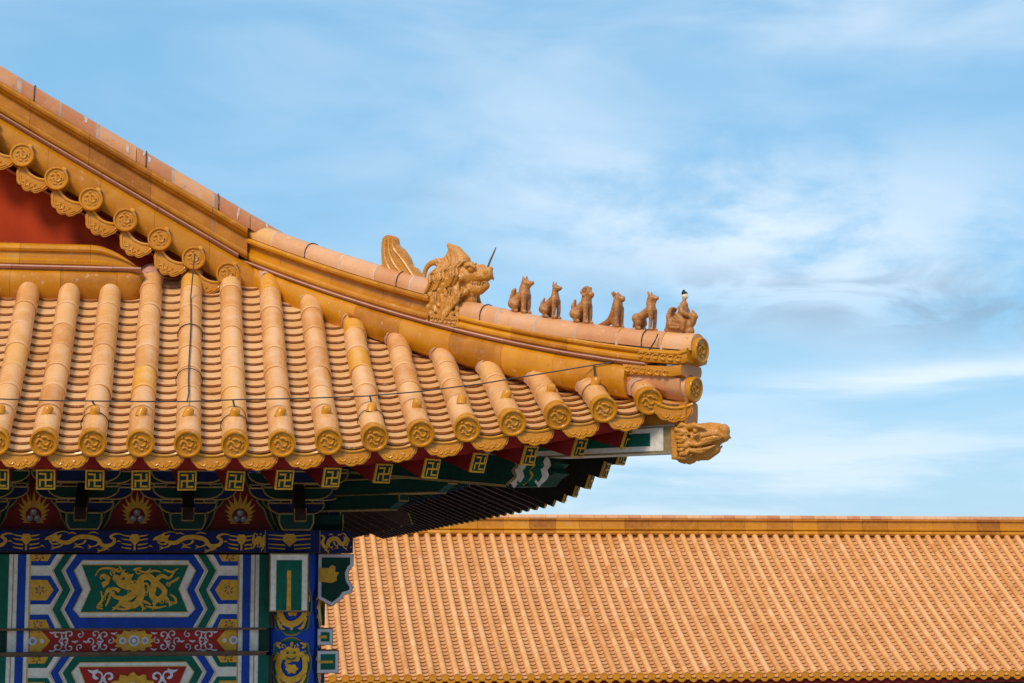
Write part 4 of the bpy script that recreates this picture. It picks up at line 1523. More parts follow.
def make_rafter(x, y_end, z, ang, mir, L, drop):
    """square flying rafter; ang turns it in plan towards the corner"""
    mb = MB()
    h = RW / 2
    dirv = Vector((sin(ang), -cos(ang), 0))          # outward
    sidev = Vector((cos(ang), sin(ang), 0))
    back = -dirv
    rows = []
    for s in (0, L * .5, L):
        zc_ = z + s * drop * (1 if s else 0)
        c = Vector((x, y_end, 0)) + back * s
        rows.append([c + dirv * (0 if s else r * h * .38) + sidev * (q * h * .92) + Vector((0, 0, zc_ + r * h)) for q, r in ((-1, -1), (1, -1), (1, 1), (-1, 1), (-1, -1))])
    for i in range(2):
        for k in range(4):
            mb.add([rows[i][k], rows[i][k + 1], rows[i + 1][k + 1], rows[i + 1][k]], [(0, 1, 2, 3)], 0 if k == 0 else 1)
    mb.add(rows[0][:4], [(0, 1, 2, 3)], 1)
    if mir:
        mb.v = [(SUMXY - b, SUMXY - a, c) for a, b, c in mb.v]
        mb.f = [f_[::-1] for f_ in mb.f]
    ob = recalc(mb.build('rafter', [M_RAFT, M_EAVESHADE] if mir else [M_DGREEN, M_REDDARK], HALLB))  # mirrored rafters: shade of the gaps coloured onto their sides
    loc = Vector((x, y_end, z)) + dirv * 0.006
    rz = ang
    if mir:
        loc = Vector((SUMXY - loc.y, SUMXY - loc.x, loc.z))
        rz = pi / 2 - ang
    if not used_end:
        used_end.append(1)
        end0.location = loc; end0.rotation_euler = (radians(20), 0, rz); end0.scale = (0.92, 1.0, 1.03); adopt(end0, ob)
    else:
        e_ = inst(end0, ob, loc, rot=(radians(20 + random.uniform(-2, 2)), random.uniform(-.03, .03), rz))
        e_.scale = (0.92, 1.0, 1.03)


RXS = [-1.068, -0.811, -0.536, -0.276, -0.014, 0.261, 0.545, 0.818, 1.118, 1.402, 1.682, 1.983, 2.281, 2.575]
RPITCH = 0.2635
front_x = [-1.068 - RPITCH * i for i in range(9, 0, -1)] + RXS
for x in front_x:
    a = rafter_dir(x)
    make_rafter(x, 11.72 - 0.10 * tcor(x) ** 2, rafter_z(x), a, False, 1.15, 0.40 - 0.13 * tcor(x))
side_x = [0.62 - 0.37 * i for i in range(35, -1, -1)] + [0.99, 1.38, 1.78, 2.18, 2.575]
for x in side_x:
    a = rafter_dir(x)
    make_rafter(x, 11.72 - 0.10 * tcor(x) ** 2, rafter_z(x), a, True, 1.15, 0.40 - 0.13 * tcor(x))

# round eave rafters below and behind the flying rafters
rr0 = MB()
rr0.tube([(0, 0, 0), (0, 1.35, 0.50)], 0.048, 10, 0)
rr0.tube([(0, -0.004, 0), (0, 0.0, 0)], 0.046, 12, 1)
rr0.tube([(0, -0.007, 0), (0, -0.004, 0)], 0.026, 12, 2)
rr_ob = rr0.build('round_rafter', [M_DGREEN, M_BLUE, M_SILVER], None, 50)


def put_round(x, mir):
    a = rafter_dir(x) * 1.0
    loc = Vector((x - sin(a) * 0.62, 11.72 - 0.10 * tcor(x) ** 2 + cos(a) * 0.62, rafter_z(x) + 0.62 * (0.40 - 0.13 * tcor(x)) - 0.125))
    rz = a
    if mir:
        loc = Vector((SUMXY - loc.y, SUMXY - loc.x, loc.z)); rz = pi / 2 - a
    return loc, rz


first = True
for xs_, mir in ((front_x, False), (side_x, True)):
    for x in xs_:
        loc, rz = put_round(x, mir)
        if first:
            rr_ob.location = loc; rr_ob.rotation_euler = (0, 0, rz); adopt(rr_ob, HALLB); first = False
        else:
            inst(rr_ob, HALLB, loc, rz)


# ------------------------------------------------------------------ corner beams
def hipd(d, z):
    return Vector((0.37 + d / sqrt(2), 13.93 - d / sqrt(2), z))


cb = Paint2D(lambda p, q, l: hipd(p, q) + HS * (0.072 + l), [M_WHITE])
ztop = lambda d: 6.385 - 0.02 * max(0, 3.4 - d)
d0, d1 = 1.4, 3.505
cb.mb.prism([(d0, 6.22), (d0, 6.36), (d1, 6.385), (d1, 6.218)], lambda p, q, d: hipd(p, q) + HS * (0.072 - d), 0.144, 0)
cb.poly([(2.2, 6.20 + .022), (3.498, 6.222), (3.498, 6.380), (2.2, 6.366)], M_DGOLD, 1)
cb.poly([(2.2, 6.232), (3.435, 6.234), (3.435, 6.370), (2.2, 6.358)], M_WHITE, 2)
cb.poly([(2.2, 6.262), (3.345, 6.264), (3.345, 6.340), (2.2, 6.332)], M_GREEN, 3)
recalc(cb.mb.build('corner_beam', cb.mats, HALLB))
ob_ = Paint2D(lambda p, q, l: hipd(p, q) + HS * (0.082 + l), [M_DGREEN])
zb0, zb1 = 6.05, 6.215
e_out = [(0.6, zb0 + .16), (0.6, zb1 + .16), (2.62, zb1), (2.66, zb1 - .03), (2.62, zb1 - .06), (2.66, zb1 - .09), (2.60, zb1 - .12), (2.56, zb0), (2.3, zb0 - .0)]
ob_.mb.prism(e_out, lambda p, q, d: hipd(p, q) + HS * (0.082 - d), 0.164, 0)
for off, m_, w_ in ((0.03, M_WHITE, .05), (0.085, M_GREEN, .06), (0.13, M_GOLD, .018), (0.165, M_GREEN, .05), (0.215, M_WHITE, .05), (0.255, M_DGOLD, .02)):
    ob_.ribbon([(2.62 - off, zb1 - .005), (2.645 - off, zb1 - .035), (2.605 - off, zb1 - .065), (2.63 - off, zb1 - .10), (2.585 - off, zb1 - .135), (2.56 - off, zb0 + .01)], w_, m_, 2, 3)
ob_.ribbon([(0.7, zb0 + .16), (2.3, zb0 + .006)], .016, M_DGOLD, 2, 1)
recalc(ob_.mb.build('corner_beam', ob_.mats, HALLB))


# ------------------------------------------------------------------ rounded figures: blobs fused by a voxel remesh
def sphere(mb, c, r, n=10, rot=None):
    if not hasattr(r, '__len__'):
        r = (r, r, r)
    c = Vector(c)
    rows = []
    for i in range(n + 1):
        th = pi * i / n
        row = []
        for k in range(2 * n + 1):
            ph = 2 * pi * k / (2 * n)
            p = Vector((r[0] * sin(th) * cos(ph), r[1] * sin(th) * sin(ph), r[2] * cos(th)))
            if rot is not None:
                p = rot @ p
            row.append(c + p)
        rows.append(row)
    mb.grid(rows, 0, 0.5, flip=True)


def limb(mb, pts, rad):
    """chain of overlapping spheres along a smooth path"""
    pts = [Vector(p) for p in pts]
    if not hasattr(rad, '__len__'):
        rad = [rad] * len(pts)
    for i in range(len(pts) - 1):
        L = (pts[i + 1] - pts[i]).length
        n = max(1, int(L / (0.45 * min(rad[i], rad[i + 1]))))
        for k in range(n + 1):
            t = k / n
            sphere(mb, pts[i].lerp(pts[i + 1], t), rad[i] * (1 - t) + rad[i + 1] * t, 6)


def fuse(mb, name, mat, voxel, parent=None, smooth_it=2):
    import bmesh
    o = mb.build(name + '_raw', mat)
    bm = bmesh.new(); bm.from_mesh(o.data)
    bmesh.ops.remove_doubles(bm, verts=bm.verts, dist=1e-5)
    bm.to_mesh(o.data); bm.free()
    md = o.modifiers.new('fuse', 'REMESH')
    md.mode = 'VOXEL'
    md.voxel_size = voxel
    sm = o.modifiers.new('soft', 'SMOOTH')
    sm.iterations = smooth_it
    sm.factor = 0.5
    bpy.context.view_layer.update()
    dg = bpy.context.evaluated_depsgraph_get()
    me = bpy.data.meshes.new_from_object(o.evaluated_get(dg))
    me.name = name
    bpy.data.objects.remove(o)
    me.polygons.foreach_set('use_smooth', [True] * len(me.polygons))
    me.materials.clear(); me.materials.append(mat)
    for a_ in [x for x in me.attributes if x.name == 'tint']:
        me.attributes.remove(a_)
    t_ = me.attributes.new('tint', 'FLOAT', 'FACE')
    t_.data.foreach_set('value', [0.5] * len(me.polygons))
    n = bpy.data.objects.new(name, me)
    COL.objects.link(n)
    if parent:
        adopt(n, parent)
    return n


def on_ridge(o, d, h):
    """figures are modelled looking along +X; stand them on the hip ridge looking down it"""
    p = hip(d)
    h += 0.016 * max(0.0, d - 2.6)
    sl = (hip(d + .05).z - hip(d - .05).z) / 0.10
    o.location = p + Vector((0, 0, h))
    o.rotation_euler = (0, math.atan(-sl) * 0.7, -pi / 4)


TOPZ = 0.090 + 0.104
BEAST_GROUP = 'small glazed guardian beasts along the ridge'


def seated(mb, S=1.0, lean=0.0, headup=0.0, slim=1.0, gap=0.0):
    """common seated body: haunches at the back, chest up, two straight forelegs"""
    sl = slim
    for sy in (-1, 1):
        limb(mb, [(0.030, sy * .024, .115), (0.044, sy * .026, .06), (0.046, sy * .026, .012)], [.022 * sl, .017 * sl, .016 * sl])
        limb(mb, [(0.046, sy * .026, .010), (0.066, sy * .026, .008)], [.016 * sl, .012 * sl])
        limb(mb, [(-.052, sy * .030, .055), (-.018, sy * .034, .048), (-.030, sy * .034, .016), (-.006, sy * .034, .010)], [.034 * sl, .026 * sl, .017 * sl, .013 * sl])
    limb(mb, [(-.052, 0, .050), (-.020, 0, .090), (0.018, 0, .125)], [.040 * sl, .040 * sl, .040 * sl])


def finish(mb, name, d, label, mat=M_STATUE, vox=0.0042):
    mb.v = [(a * 0.86, b, c * 0.97) for a, b, c in mb.v]
    o = fuse(mb, name, mat, vox, None, 1)
    on_ridge(o, d, TOPZ - 0.004)
    tag(o, label, 'statue', BEAST_GROUP)
    return o


# 1: heavy maned beast with a long upturned snout
m = MB(); seated(m, slim=1.08)
limb(m, [(.018, 0, .13), (.016, 0, .165), (.020, 0, .190)], [.040, .034, .031])
limb(m, [(.030, 0, .192), (.062, 0, .196), (.074, 0, .200)], [.024, .016, .014])
limb(m, [(.034, 0, .180), (.058, 0, .178)], [.015, .010])
for sy in (-1, 1):
    limb(m, [(.008, sy * .018, .208), (.000, sy * .020, .232)], [.012, .006])
limb(m, [(-.004, 0, .20), (-.016, 0, .165), (-.026, 0, .13)], [.018, .016, .012])
limb(m, [(-.075, 0, .04), (-.090, 0, .09), (-.082, 0, .135), (-.07, 0, .150)], [.018, .020, .018, .008])
limb(m, [(-.075, .01, .06), (-.070, .012, .12)], [.012, .010])
limb(m, [(.010, 0, .212), (.018, 0, .240)], [.010, .005])
finish(m, 'ridge_beast', 2.345, 'glazed beast with long dark upturned snout, next after the horned dragon head')
# 2: slim beast with pointed ears
m = MB(); seated(m, slim=0.88)
limb(m, [(.022, 0, .125), (.014, 0, .165), (.014, 0, .190)], [.034, .024, .023])
limb(m, [(.018, 0, .196), (.045, 0, .196), (.058, 0, .200)], [.024, .016, .012])
for sy in (-1, 1):
    limb(m, [(.004, sy * .013, .208), (.000, sy * .015, .236)], [.010, .004])
limb(m, [(-.068, 0, .04), (-.084, 0, .085), (-.074, 0, .125)], [.016, .016, .007])
finish(m, 'ridge_beast', 2.575, 'slim smooth glazed beast with pointed ears and thin neck')
# 3: curly maned lion
m = MB(); seated(m, slim=1.0)
limb(m, [(.018, 0, .13), (.018, 0, .18)], [.040, .034])
sphere(m, (.020, 0, .190), (.037, .036, .034))
limb(m, [(.040, 0, .186), (.056, 0, .184)], [.024, .020])
limb(m, [(.045, 0, .170), (.058, 0, .168)], [.013, .010])
for k in range(18):
    a = k * 2.4; rr_ = .034
    zz = .165 + .062 * (k / 18)
    sphere(m, (.006 - .018 * cos(k), rr_ * sin(a), zz + .004), .0125, 6)
for sy in (-1, 1):
    sphere(m, (.012, sy * .034, .212), .012, 6)
limb(m, [(-.070, 0, .04), (-.086, 0, .10), (-.080, 0, .140)], [.018, .020, .010])
finish(m, 'ridge_beast', 2.81, 'glazed lion with a round curly mane, third beast from the dragon head')
# 4: sea beast with a swept back fin and a tail trailing on the ridge
m = MB()
for sy in (-1, 1):
    limb(m, [(0.036, sy * .024, .12), (0.046, sy * .026, .06), (0.050, sy * .026, .010), (.066, sy * .026, .008)], [.022, .017, .016, .011])
limb(m, [(.022, 0, .14), (.012, 0, .09), (-.010, 0, .05), (-.050, 0, .024), (-.096, 0, .012), (-.12, 0, .008)], [.038, .038, .032, .022, .012, .006])
limb(m, [(.02, 0, .02), (.01, 0, .05)], [.024, .03])
limb(m, [(.020, 0, .15), (.022, 0, .182)], [.033, .031])
limb(m, [(.036, 0, .182), (.060, 0, .178)], [.024, .018])
limb(m, [(.050, 0, .190), (.066, 0, .190)], [.012, .010])
limb(m, [(.004, 0, .190), (-.018, 0, .205), (-.038, 0, .214)], [.020, .014, .006])
for sy in (-1, 1):
    limb(m, [(.012, sy * .02, .205), (-.006, sy * .026, .220)], [.010, .006])
finish(m, 'ridge_beast', 3.035, 'glazed beast with fin swept back from its head and tail trailing on the ridge')
# 5: long legged goat like beast with a beard
m = MB()
for sy in (-1, 1):
    limb(m, [(0.040, sy * .022, .125), (0.052, sy * .024, .07), (0.054, sy * .024, .010), (.070, sy * .024, .008)], [.022, .014, .013, .011])
    limb(m, [(-.062, sy * .028, .070), (-.040, sy * .030, .045), (-.056, sy * .030, .018), (-.030, sy * .030, .010)], [.034, .022, .014, .012])
limb(m, [(-.062, 0, .068), (-.020, 0, .102), (.030, 0, .130)], [.036, .030, .035])
limb(m, [(.028, 0, .14), (.022, 0, .175), (.026, 0, .200)], [.034, .027, .025])
limb(m, [(.036, 0, .204), (.060, 0, .202), (.072, 0, .204)], [.022, .016, .012])
limb(m, [(.058, 0, .192), (.060, 0, .166)], [.010, .004])
for sy in (-1, 1):
    limb(m, [(.016, sy * .016, .216), (.004, sy * .020, .240)], [.010, .005])
limb(m, [(.004, 0, .20), (-.004, 0, .165)], [.014, .012])
limb(m, [(-.092, 0, .05), (-.102, 0, .02)], [.014, .009])
finish(m, 'ridge_beast', 3.27, 'bearded glazed beast with long forelegs and a gap under its belly')
# 6: rider on a bird
R6 = empty('rider_figure', (0, 0, 0))
m = MB()
limb(m, [(-.085, 0, .015), (.06, 0, .015)], [.030, .030])
limb(m, [(-.060, 0, .05), (-.010, 0, .055), (.045, 0, .050)], [.045, .045, .036])
limb(m, [(.048, 0, .04), (.076, 0, .07), (.080, 0, .105)], [.026, .022, .024])       # the bird's breast and head
limb(m, [(.088, 0, .108), (.108, 0, .100)], [.014, .006])
limb(m, [(.076, 0, .125), (.066, 0, .140)], [.011, .006])
for dy in (-.022, 0, .022):
    limb(m, [(-.066, dy, .05), (-.078, dy * 1.2, .10), (-.070, dy, .138), (-.056, dy, .150)], [.022, .017, .013, .008])
limb(m, [(-.002, 0, .075), (.004, 0, .12), (.006, 0, .168)], [.042, .034, .027])      # robe
for sy in (-1, 1):
    limb(m, [(.004, sy * .030, .152), (.020, sy * .038, .12), (.048, sy * .018, .108)], [.018, .017, .013])
    limb(m, [(.0, sy * .032, .08), (.036, sy * .040, .065), (.036, sy * .042, .025)], [.022, .02, .014])
limb(m, [(.006, 0, .17), (.006, 0, .20)], [.014, .013])
for k in range(5):
    limb(m, [(-.05 + k * .006, .040, .03 + k * .022), (.0, .046, .028 + k * .018), (.04, .040, .04 + k * .01)], [.007, .007, .006])
    limb(m, [(-.05 + k * .006, -.040, .03 + k * .022), (.0, -.046, .028 + k * .018), (.04, -.040, .04 + k * .01)], [.007, .007, .006])
fuse(m, 'robe_and_bird', M_STATUE, 0.0055, R6)
m = MB()
sphere(m, (.008, 0, .222), (.020, .018, .024))
sphere(m, (.028, 0, .220), .005, 6)
for sy in (-1, 1):
    sphere(m, (.010, sy * .018, .220), .005, 6)
fuse(m, 'head', M_SKIN, 0.004, R6)
m = MB()
sphere(m, (.004, 0, .238), (.020, .019, .014))
sphere(m, (-.004, 0, .254), .009, 6)
fuse(m, 'hair', M_BLACK, 0.004, R6)
on_ridge(R6, 3.515, TOPZ - 0.004)
tag(R6, 'robed rider with pale face and black hair seated on a bird at the ridge tip', 'statue')

# ------------------------------------------------------------------ the horned dragon head on the hip ridge
DR = empty('dragon_head_ornament', (0, 0, 0))
tag(DR, 'large amber glazed horned dragon head with flame mane on the hip ridge', 'statue')
m = MB()
m_base = MB()
m_base.box((0.02, 0, 0.035), (0.23, 0.22, 0.07), 0, 0.5)
for i in range(6):
    for sy in (-1, 1):
        pts = [Vector((-.07 + .036 * i + .014 * cos(t), sy * .112, .036 + .016 * sin(t))) for t in np.linspace(.4, 5.6, 8)]
        m_base.tube(pts, .006, 5, 0, .7)
o = m_base.build('carved_base', M_DRAGON, DR, 40)
# neck and chest
limb(m, [(.00, 0, .05), (.00, 0, .12), (.01, 0, .20), (.02, 0, .27)], [.085, .085, .080, .070])
limb(m, [(.07, 0, .05), (.085, 0, .12), (.085, 0, .18)], [.050, .046, .046])
# head: brow, muzzle, jaws
sphere(m, (.055, 0, .275), (.085, .072, .060))
limb(m, [(.10, 0, .280), (.155, 0, .280), (.185, 0, .288)], [.048, .040, .034])
limb(m, [(.09, 0, .215), (.145, 0, .215), (.180, 0, .232)], [.046, .036, .026])
limb(m, [(.185, 0, .302), (.200, 0, .318)], [.026, .016])
for sy in (-1, 1):
    sphere(m, (.108, sy * .048, .308), .020, 8)
    limb(m, [(.070, sy * .05, .325), (.110, sy * .056, .332), (.130, sy * .046, .320)], [.014, .014, .008])
    sphere(m, (.190, sy * .024, .300), .014, 6)
    limb(m, [(.06, sy * .066, .255), (.02, sy * .085, .270), (-.03, sy * .085, .262)], [.022, .018, .008])
    for k in range(4):
        limb(m, [(.10 - .03 * k, sy * .055, .19 - .012 * k), (.07 - .03 * k, sy * .085, .16 - .012 * k), (.065 - .03 * k, sy * .088, .13 - .012 * k)], [.018, .014, .006])
    # mane locks
    for k in range(7):
        x0 = .03 - .02 * k
        limb(m, [(x0, sy * (.070 - .003 * k), .30 - .03 * k), (x0 - .025, sy * .088, .27 - .03 * k), (x0 - .035, sy * .078, .22 - .03 * k), (x0 - .015, sy * .094, .19 - .03 * k)], [.020, .017, .015, .008])
    for k in range(4):
        limb(m, [(.04 + .012 * k, sy * .085, .20 - .04 * k), (.06 + .01 * k, sy * .090, .17 - .04 * k), (.05, sy * .088, .14 - .04 * k)], [.014, .012, .007])
for k in range(5):
    limb(m, [(.03 - .03 * k, 0, .31 + .0 * k), (.00 - .028 * k, 0, .36 - .008 * k), (-.06 - .022 * k, 0, .405 - .024 * k)], [.034, .030, .012])
limb(m, [(.01, 0, .34), (-.04, 0, .39), (-.095, 0, .425)], [.050, .036, .012])
limb(m, [(-.05, 0, .30), (-.07, 0, .36), (-.075, 0, .41)], [.045, .034, .014])
limb(m, [(-.075, 0, .06), (-.080, 0, .18), (-.080, 0, .30), (-.060, 0, .385)], [.050, .052, .050, .022])
limb(m, [(-.03, 0, .06), (-.03, 0, .20), (-.02, 0, .33)], [.085, .088, .060])
for sy in (-1, 1):
    for k in range(6):
        xk_ = -.105 + .030 * k
        limb(m, [(xk_, sy * (.062 + .006 * k), .045), (xk_ - .012, sy * (.074 + .004 * k), .12), (xk_ + .010, sy * .078, .19), (xk_ - .006, sy * .066, .27), (xk_ + .006, sy * .040, .345)], [.013, .015, .014, .014, .008])
m.v = [(a * 1.22 + .01, b * 1.08, c * 1.24) for a, b, c in m.v]
fuse(m, 'head', M_DRAGON, 0.005, DR, 1)
# crisp locks of hair, whiskers and chest scales standing proud of the head
mn = MB()
rg = random.Random(4)
for sy in (-1, 1):
    for k in range(11):
        x0 = .085 - .021 * k
        z0_ = .43 - .006 * k
        yb = .082 + .010 * sin(k * 1.3)
        pts = [(x0, sy * yb * .78, z0_), (x0 - .035, sy * yb * 1.05, z0_ - .05), (x0 - .012, sy * yb * 1.18, z0_ - .11), (x0 - .045, sy * yb * 1.12, z0_ - .17), (x0 - .02, sy * yb * 1.24, z0_ - .235 + .02 * sin(k * 2.1))]
        P_ = [Vector(p) for p in pts]
        fine = [P_[i].lerp(P_[i + 1], t / 4) for i in range(4) for t in range(4)] + [P_[-1]]
        mn.tube(fine, list(np.interp(np.linspace(0, 1, len(fine)), [0, .4, .8, 1], [.008, .015, .012, .003])), 6, 0, rg.uniform(.35, .8))
    for k in range(8):
        zz = .19 - .018 * k
        pts = [(.125 - .012 * k, sy * .070, zz + .05), (.105 - .014 * k, sy * .104, zz + .02), (.120 - .016 * k, sy * .112, zz - .015), (.095 - .012 * k, sy * .116, zz - .045)]
        mn.tube(pts, [.010, .015, .012, .004], 6, 0, rg.uniform(.3, .8))
    for k in range(7):        # comb of the mane streaming up and back
        pts = [(.03 - .026 * k, sy * .045, .40 - .004 * k), (.0 - .028 * k, sy * .040, .455 - .006 * k), (-.045 - .022 * k, sy * .022, .52 - .022 * k)]
        mn.tube(pts, [.016, .014, .004], 6, 0, rg.uniform(.3, .8))
    mn.tube([(.19, sy * .060, .335), (.235, sy * .066, .345), (.255, sy * .045, .33)], [.006, .010, .004], 6, 0, .8)
    mn.tube([(.10, sy * .070, .395), (.145, sy * .074, .410), (.175, sy * .058, .392)], [.008, .014, .006], 6, 0, .75)
    for k in range(5):
        mn.tube([(.155 + .018 * k, sy * (.052 - .004 * k), .306), (.158 + .018 * k, sy * (.052 - .004 * k), .290)], [.007, .003], 5, 0, 1.0)
mn.build('mane', M_DRAGON, DR, 60)
# teeth line
# curling ring behind the mane
m = MB()
limb(m, [(-.08 - .0, 0, .285)] + [(-.135 + .062 * cos(t), 0, .225 + .062 * sin(t)) for t in np.linspace(.9, 4.4, 16)] + [(-.09, 0, .135)], .015)
m.v = [(a * 1.15 - .05, b, c * 1.42) for a, b, c in m.v]
fuse(m, 'mane_curl', M_DRAGON, 0.006, DR)
# iron horn
hn = MB()
hn.tube([(.225, .0, .385), (.245, 0, .45), (.268, 0, .51), (.276, 0, .535)], [.007, .006, .005, .003], 8, 0)
hn.build('horn', M_HORN, DR, 50)
# flame shaped back fin further up the ridge
fn = MB()
fin = [(-.62, .19), (-.635, .33), (-.63, .41), (-.60, .438), (-.55, .44), (-.525, .42), (-.515, .385), (-.47, .36), (-.42, .31), (-.395, .265), (-.35, .245), (-.30, .19), (-.265, .155), (-.30, .13), (-.45, .15), (-.58, .16)]
FS = lambda q: [((a + .45) * 1.02 - .43 - .14 * (b - .15), (b - .15) * 1.05 + .255) for a, b in q]
fn.prism(smooth_line(FS(fin + [fin[0]]), 3)[:-1], lambda x, z, d: Vector((x, -.026 + d, z)), .052, 0)
for sy in (-1, 1):
    for pts in ([(-.60, .41), (-.60, .30), (-.54, .21), (-.44, .16)], [(-.57, .42), (-.565, .33), (-.50, .24), (-.38, .165)], [(-.535, .41), (-.53, .36), (-.45, .29), (-.36, .20), (-.30, .16)]):
        fn.tube([(a, sy * .027, b) for a, b in smooth_line(FS(pts), 4)], .010, 6, 0, .7)
recalc(fn.build('flame_fin', M_DRAGON, DR, 40))
p = hip(1.80)
DR.location = p + Vector((0, 0, -0.004))
DR.rotation_euler = (0, radians(9), -pi / 4)

# ------------------------------------------------------------------ dragon head cap on the corner beam
m = MB()
m.box((-0.005, 0, 0.0), (0.05, .165, .180), 0)
limb(m, [(.02, 0, .035), (.06, 0, .03)], .083)
limb(m, [(.02, 0, -.04), (.06, 0, -.045)], .075)
limb(m, [(.05, 0, .02), (.20, 0, .025), (.30, 0, .028)], [.080, .070, .052])
limb(m, [(.06, 0, -.05), (.20, 0, -.06), (.28, 0, -.045)], [.050, .046, .030])
limb(m, [(.31, 0, .030), (.345, 0, .045), (.35, 0, .02)], [.050, .042, .034])
limb(m, [(.10, 0, .07), (.24, 0, .078), (.31, 0, .070)], [.030, .024, .022])
for sy in (-1, 1):
    limb(m, [(.06, sy * .062, .075), (.16, sy * .074, .082), (.22, sy * .066, .068)], [.018, .020, .010])
    sphere(m, (.170, sy * .074, .052), .018, 8)
    limb(m, [(.22, sy * .068, .0), (.30, sy * .058, .010), (.35, sy * .04, .012)], [.016, .016, .012])
    limb(m, [(.10, sy * .084, -.010), (.18, sy * .082, -.022), (.28, sy * .056, -.012)], [.014, .012, .010])
    limb(m, [(.10, sy * .070, -.045), (.20, sy * .064, -.060), (.27, sy * .046, -.040)], [.016, .014, .010])
    sphere(m, (.345, sy * .03, .058), .016, 6)
    for k in range(4):
        limb(m, [(.02 + .01 * k, sy * .086, .07 - .045 * k), (.08 + .008 * k, sy * .092, .055 - .04 * k), (.12, sy * .088, .035 - .028 * k)], [.014, .014, .007])
tao = fuse(m, 'carved_dragon_end', M_DRAGON, 0.006, None, 1)
cv = MB()
for sy in (-1, 1):
    for pts, rad in (([(.02, .080, .085), (.07, .088, .095), (.12, .082, .080)], [.006, .013, .005]),
                     ([(.02, .090, .045), (.07, .098, .040), (.11, .094, .055), (.13, .088, .035)], [.006, .013, .012, .004]),
                     ([(.02, .092, .005), (.07, .100, .0), (.11, .094, .018), (.13, .088, .0)], [.006, .013, .012, .004]),
                     ([(.02, .090, -.040), (.07, .096, -.045), (.11, .088, -.025)], [.006, .014, .004]),
                     ([(.02, .080, -.085), (.08, .080, -.088), (.13, .068, -.070)], [.006, .013, .004]),
                     ([(.13, .086, .074), (.17, .094, .084), (.22, .084, .072), (.25, .070, .060)], [.005, .012, .010, .004]),
                     ([(.15, .090, .034), (.18, .094, .028), (.205, .086, .040)], [.004, .008, .004]),
                     ([(.21, .084, .020), (.27, .076, .030), (.33, .060, .030), (.37, .040, .010)], [.005, .010, .010, .005]),
                     ([(.16, .086, -.012), (.22, .080, -.016), (.29, .066, -.004), (.34, .050, .0)], [.004, .008, .008, .004]),
                     ([(.12, .080, -.040), (.19, .076, -.052), (.26, .060, -.044), (.30, .042, -.030)], [.005, .010, .009, .004])):
        cv.tube([(a, sy * b * .94, c) for a, b, c in pts], rad, 6, 0, random.uniform(.35, .8))
    sphere(cv, (.178, sy * .084, .050), .012, 6)
cv.build('carving', M_DRAGON, tao, 60)
tag(tao, 'amber glazed dragon head capping the green and white corner beam end', 'ornament')
tao.location = hipd(3.512, 6.278)
tao.scale = (0.84, 1.0, 1.08)
tao.rotation_euler = (0, radians(-2), -pi / 4)

# ------------------------------------------------------------------ lightning wire along the eave
WIRE = MB()
wpts = []
for u, v in ((-260, 399), (-120, 399), (0, 399), (46, 400.5), (92, 401), (140, 401.5), (187, 401.5), (240, 399.5), (300, 398.5), (368, 396), (420, 391.5), (480, 384), (540, 374), (594, 365)):
    wpts.append(at(u, v, 11.80 - 0.1 * tcor(at(u, v, 11.8).x) ** 2))
wpts.append(at(625, 360.5, 11.62)); wpts.append(at(640, 355.5, 11.55)); wpts.append(at(650, 349, 11.46)); wpts.append(at(655, 341, 11.42)); wpts.append(at(658, 334, 11.44))
wpts3 = wpts
WIRE.tube(wpts3, 0.0042, 6)
# upright branch lying on one tube row
x = X0
br = [at(187, 401.5, 11.80)]
for y in np.linspace(11.95, 13.25, 8):
    br.append(Vector((x + 0.004 * sin(y * 5), y, zaxis(x, y) + 0.098)))
br.append(Vector((x + .02, 13.36, 7.64)))
WIRE.tube(br, 0.0045, 6)
wire = WIRE.build('lightning_wire', M_WIRE, None, 60)
tag(wire, 'thin dark wire strung along the lower tile rows and up to the ridge', 'wire')
for u, v0, v1 in ((92, 401, 412), (233, 400, 412), (370, 396, 410), (594, 365, 379)):
    s_ = MB()
    a = at(u, v0, 11.80 - 0.1 * tcor(at(u, v0, 11.8).x) ** 2)
    k = round((a.x - X0) / PITCHX)
    xx = X0 + k * PITCHX
    yb = yend(xx) + 0.24
    s_.tube([a, Vector((xx, yb, zaxis(xx, yb) + 0.11))], .006, 6)
    for yy, r in ((yb + .0, .079),):
        _, nn = tang(xx, yy)
        c = Vector((xx, yy, zaxis(xx, yy)))
        s_.tube([c + Vector((1, 0, 0)) * (r * sin(t)) + nn * (r * cos(t)) for t in np.linspace(-1.8, 1.8, 16)], .003, 5)
    s_.build('wire_clip', M_WIRE, wire, 60)
for yy in (12.35, 12.95):
    s_ = MB()
    _, nn = tang(x, yy)
    c = Vector((x, yy, zaxis(x, yy)))
    s_.tube([c + Vector((1, 0, 0)) * (.080 * sin(t)) + nn * (.080 * cos(t)) for t in np.linspace(-1.8, 1.8, 16)], .003, 5)
    s_.build('wire_clip', M_WIRE, wire, 60)

# ------------------------------------------------------------------ the far hall
FAR = empty('far_hall', (12.0, 47.0, 0.0))
tag(FAR, 'distant low hall with long straight orange tiled roof and amber ridge', 'building')
FYE, FYT = 43.5, 49.35
FZE, FZT = 3.33, 6.56


def fz(y):
    s = (y - FYE) / (FYT - FYE)
    return FZE + (FZT - FZE) * (0.83 * s + 0.17 * s * s)


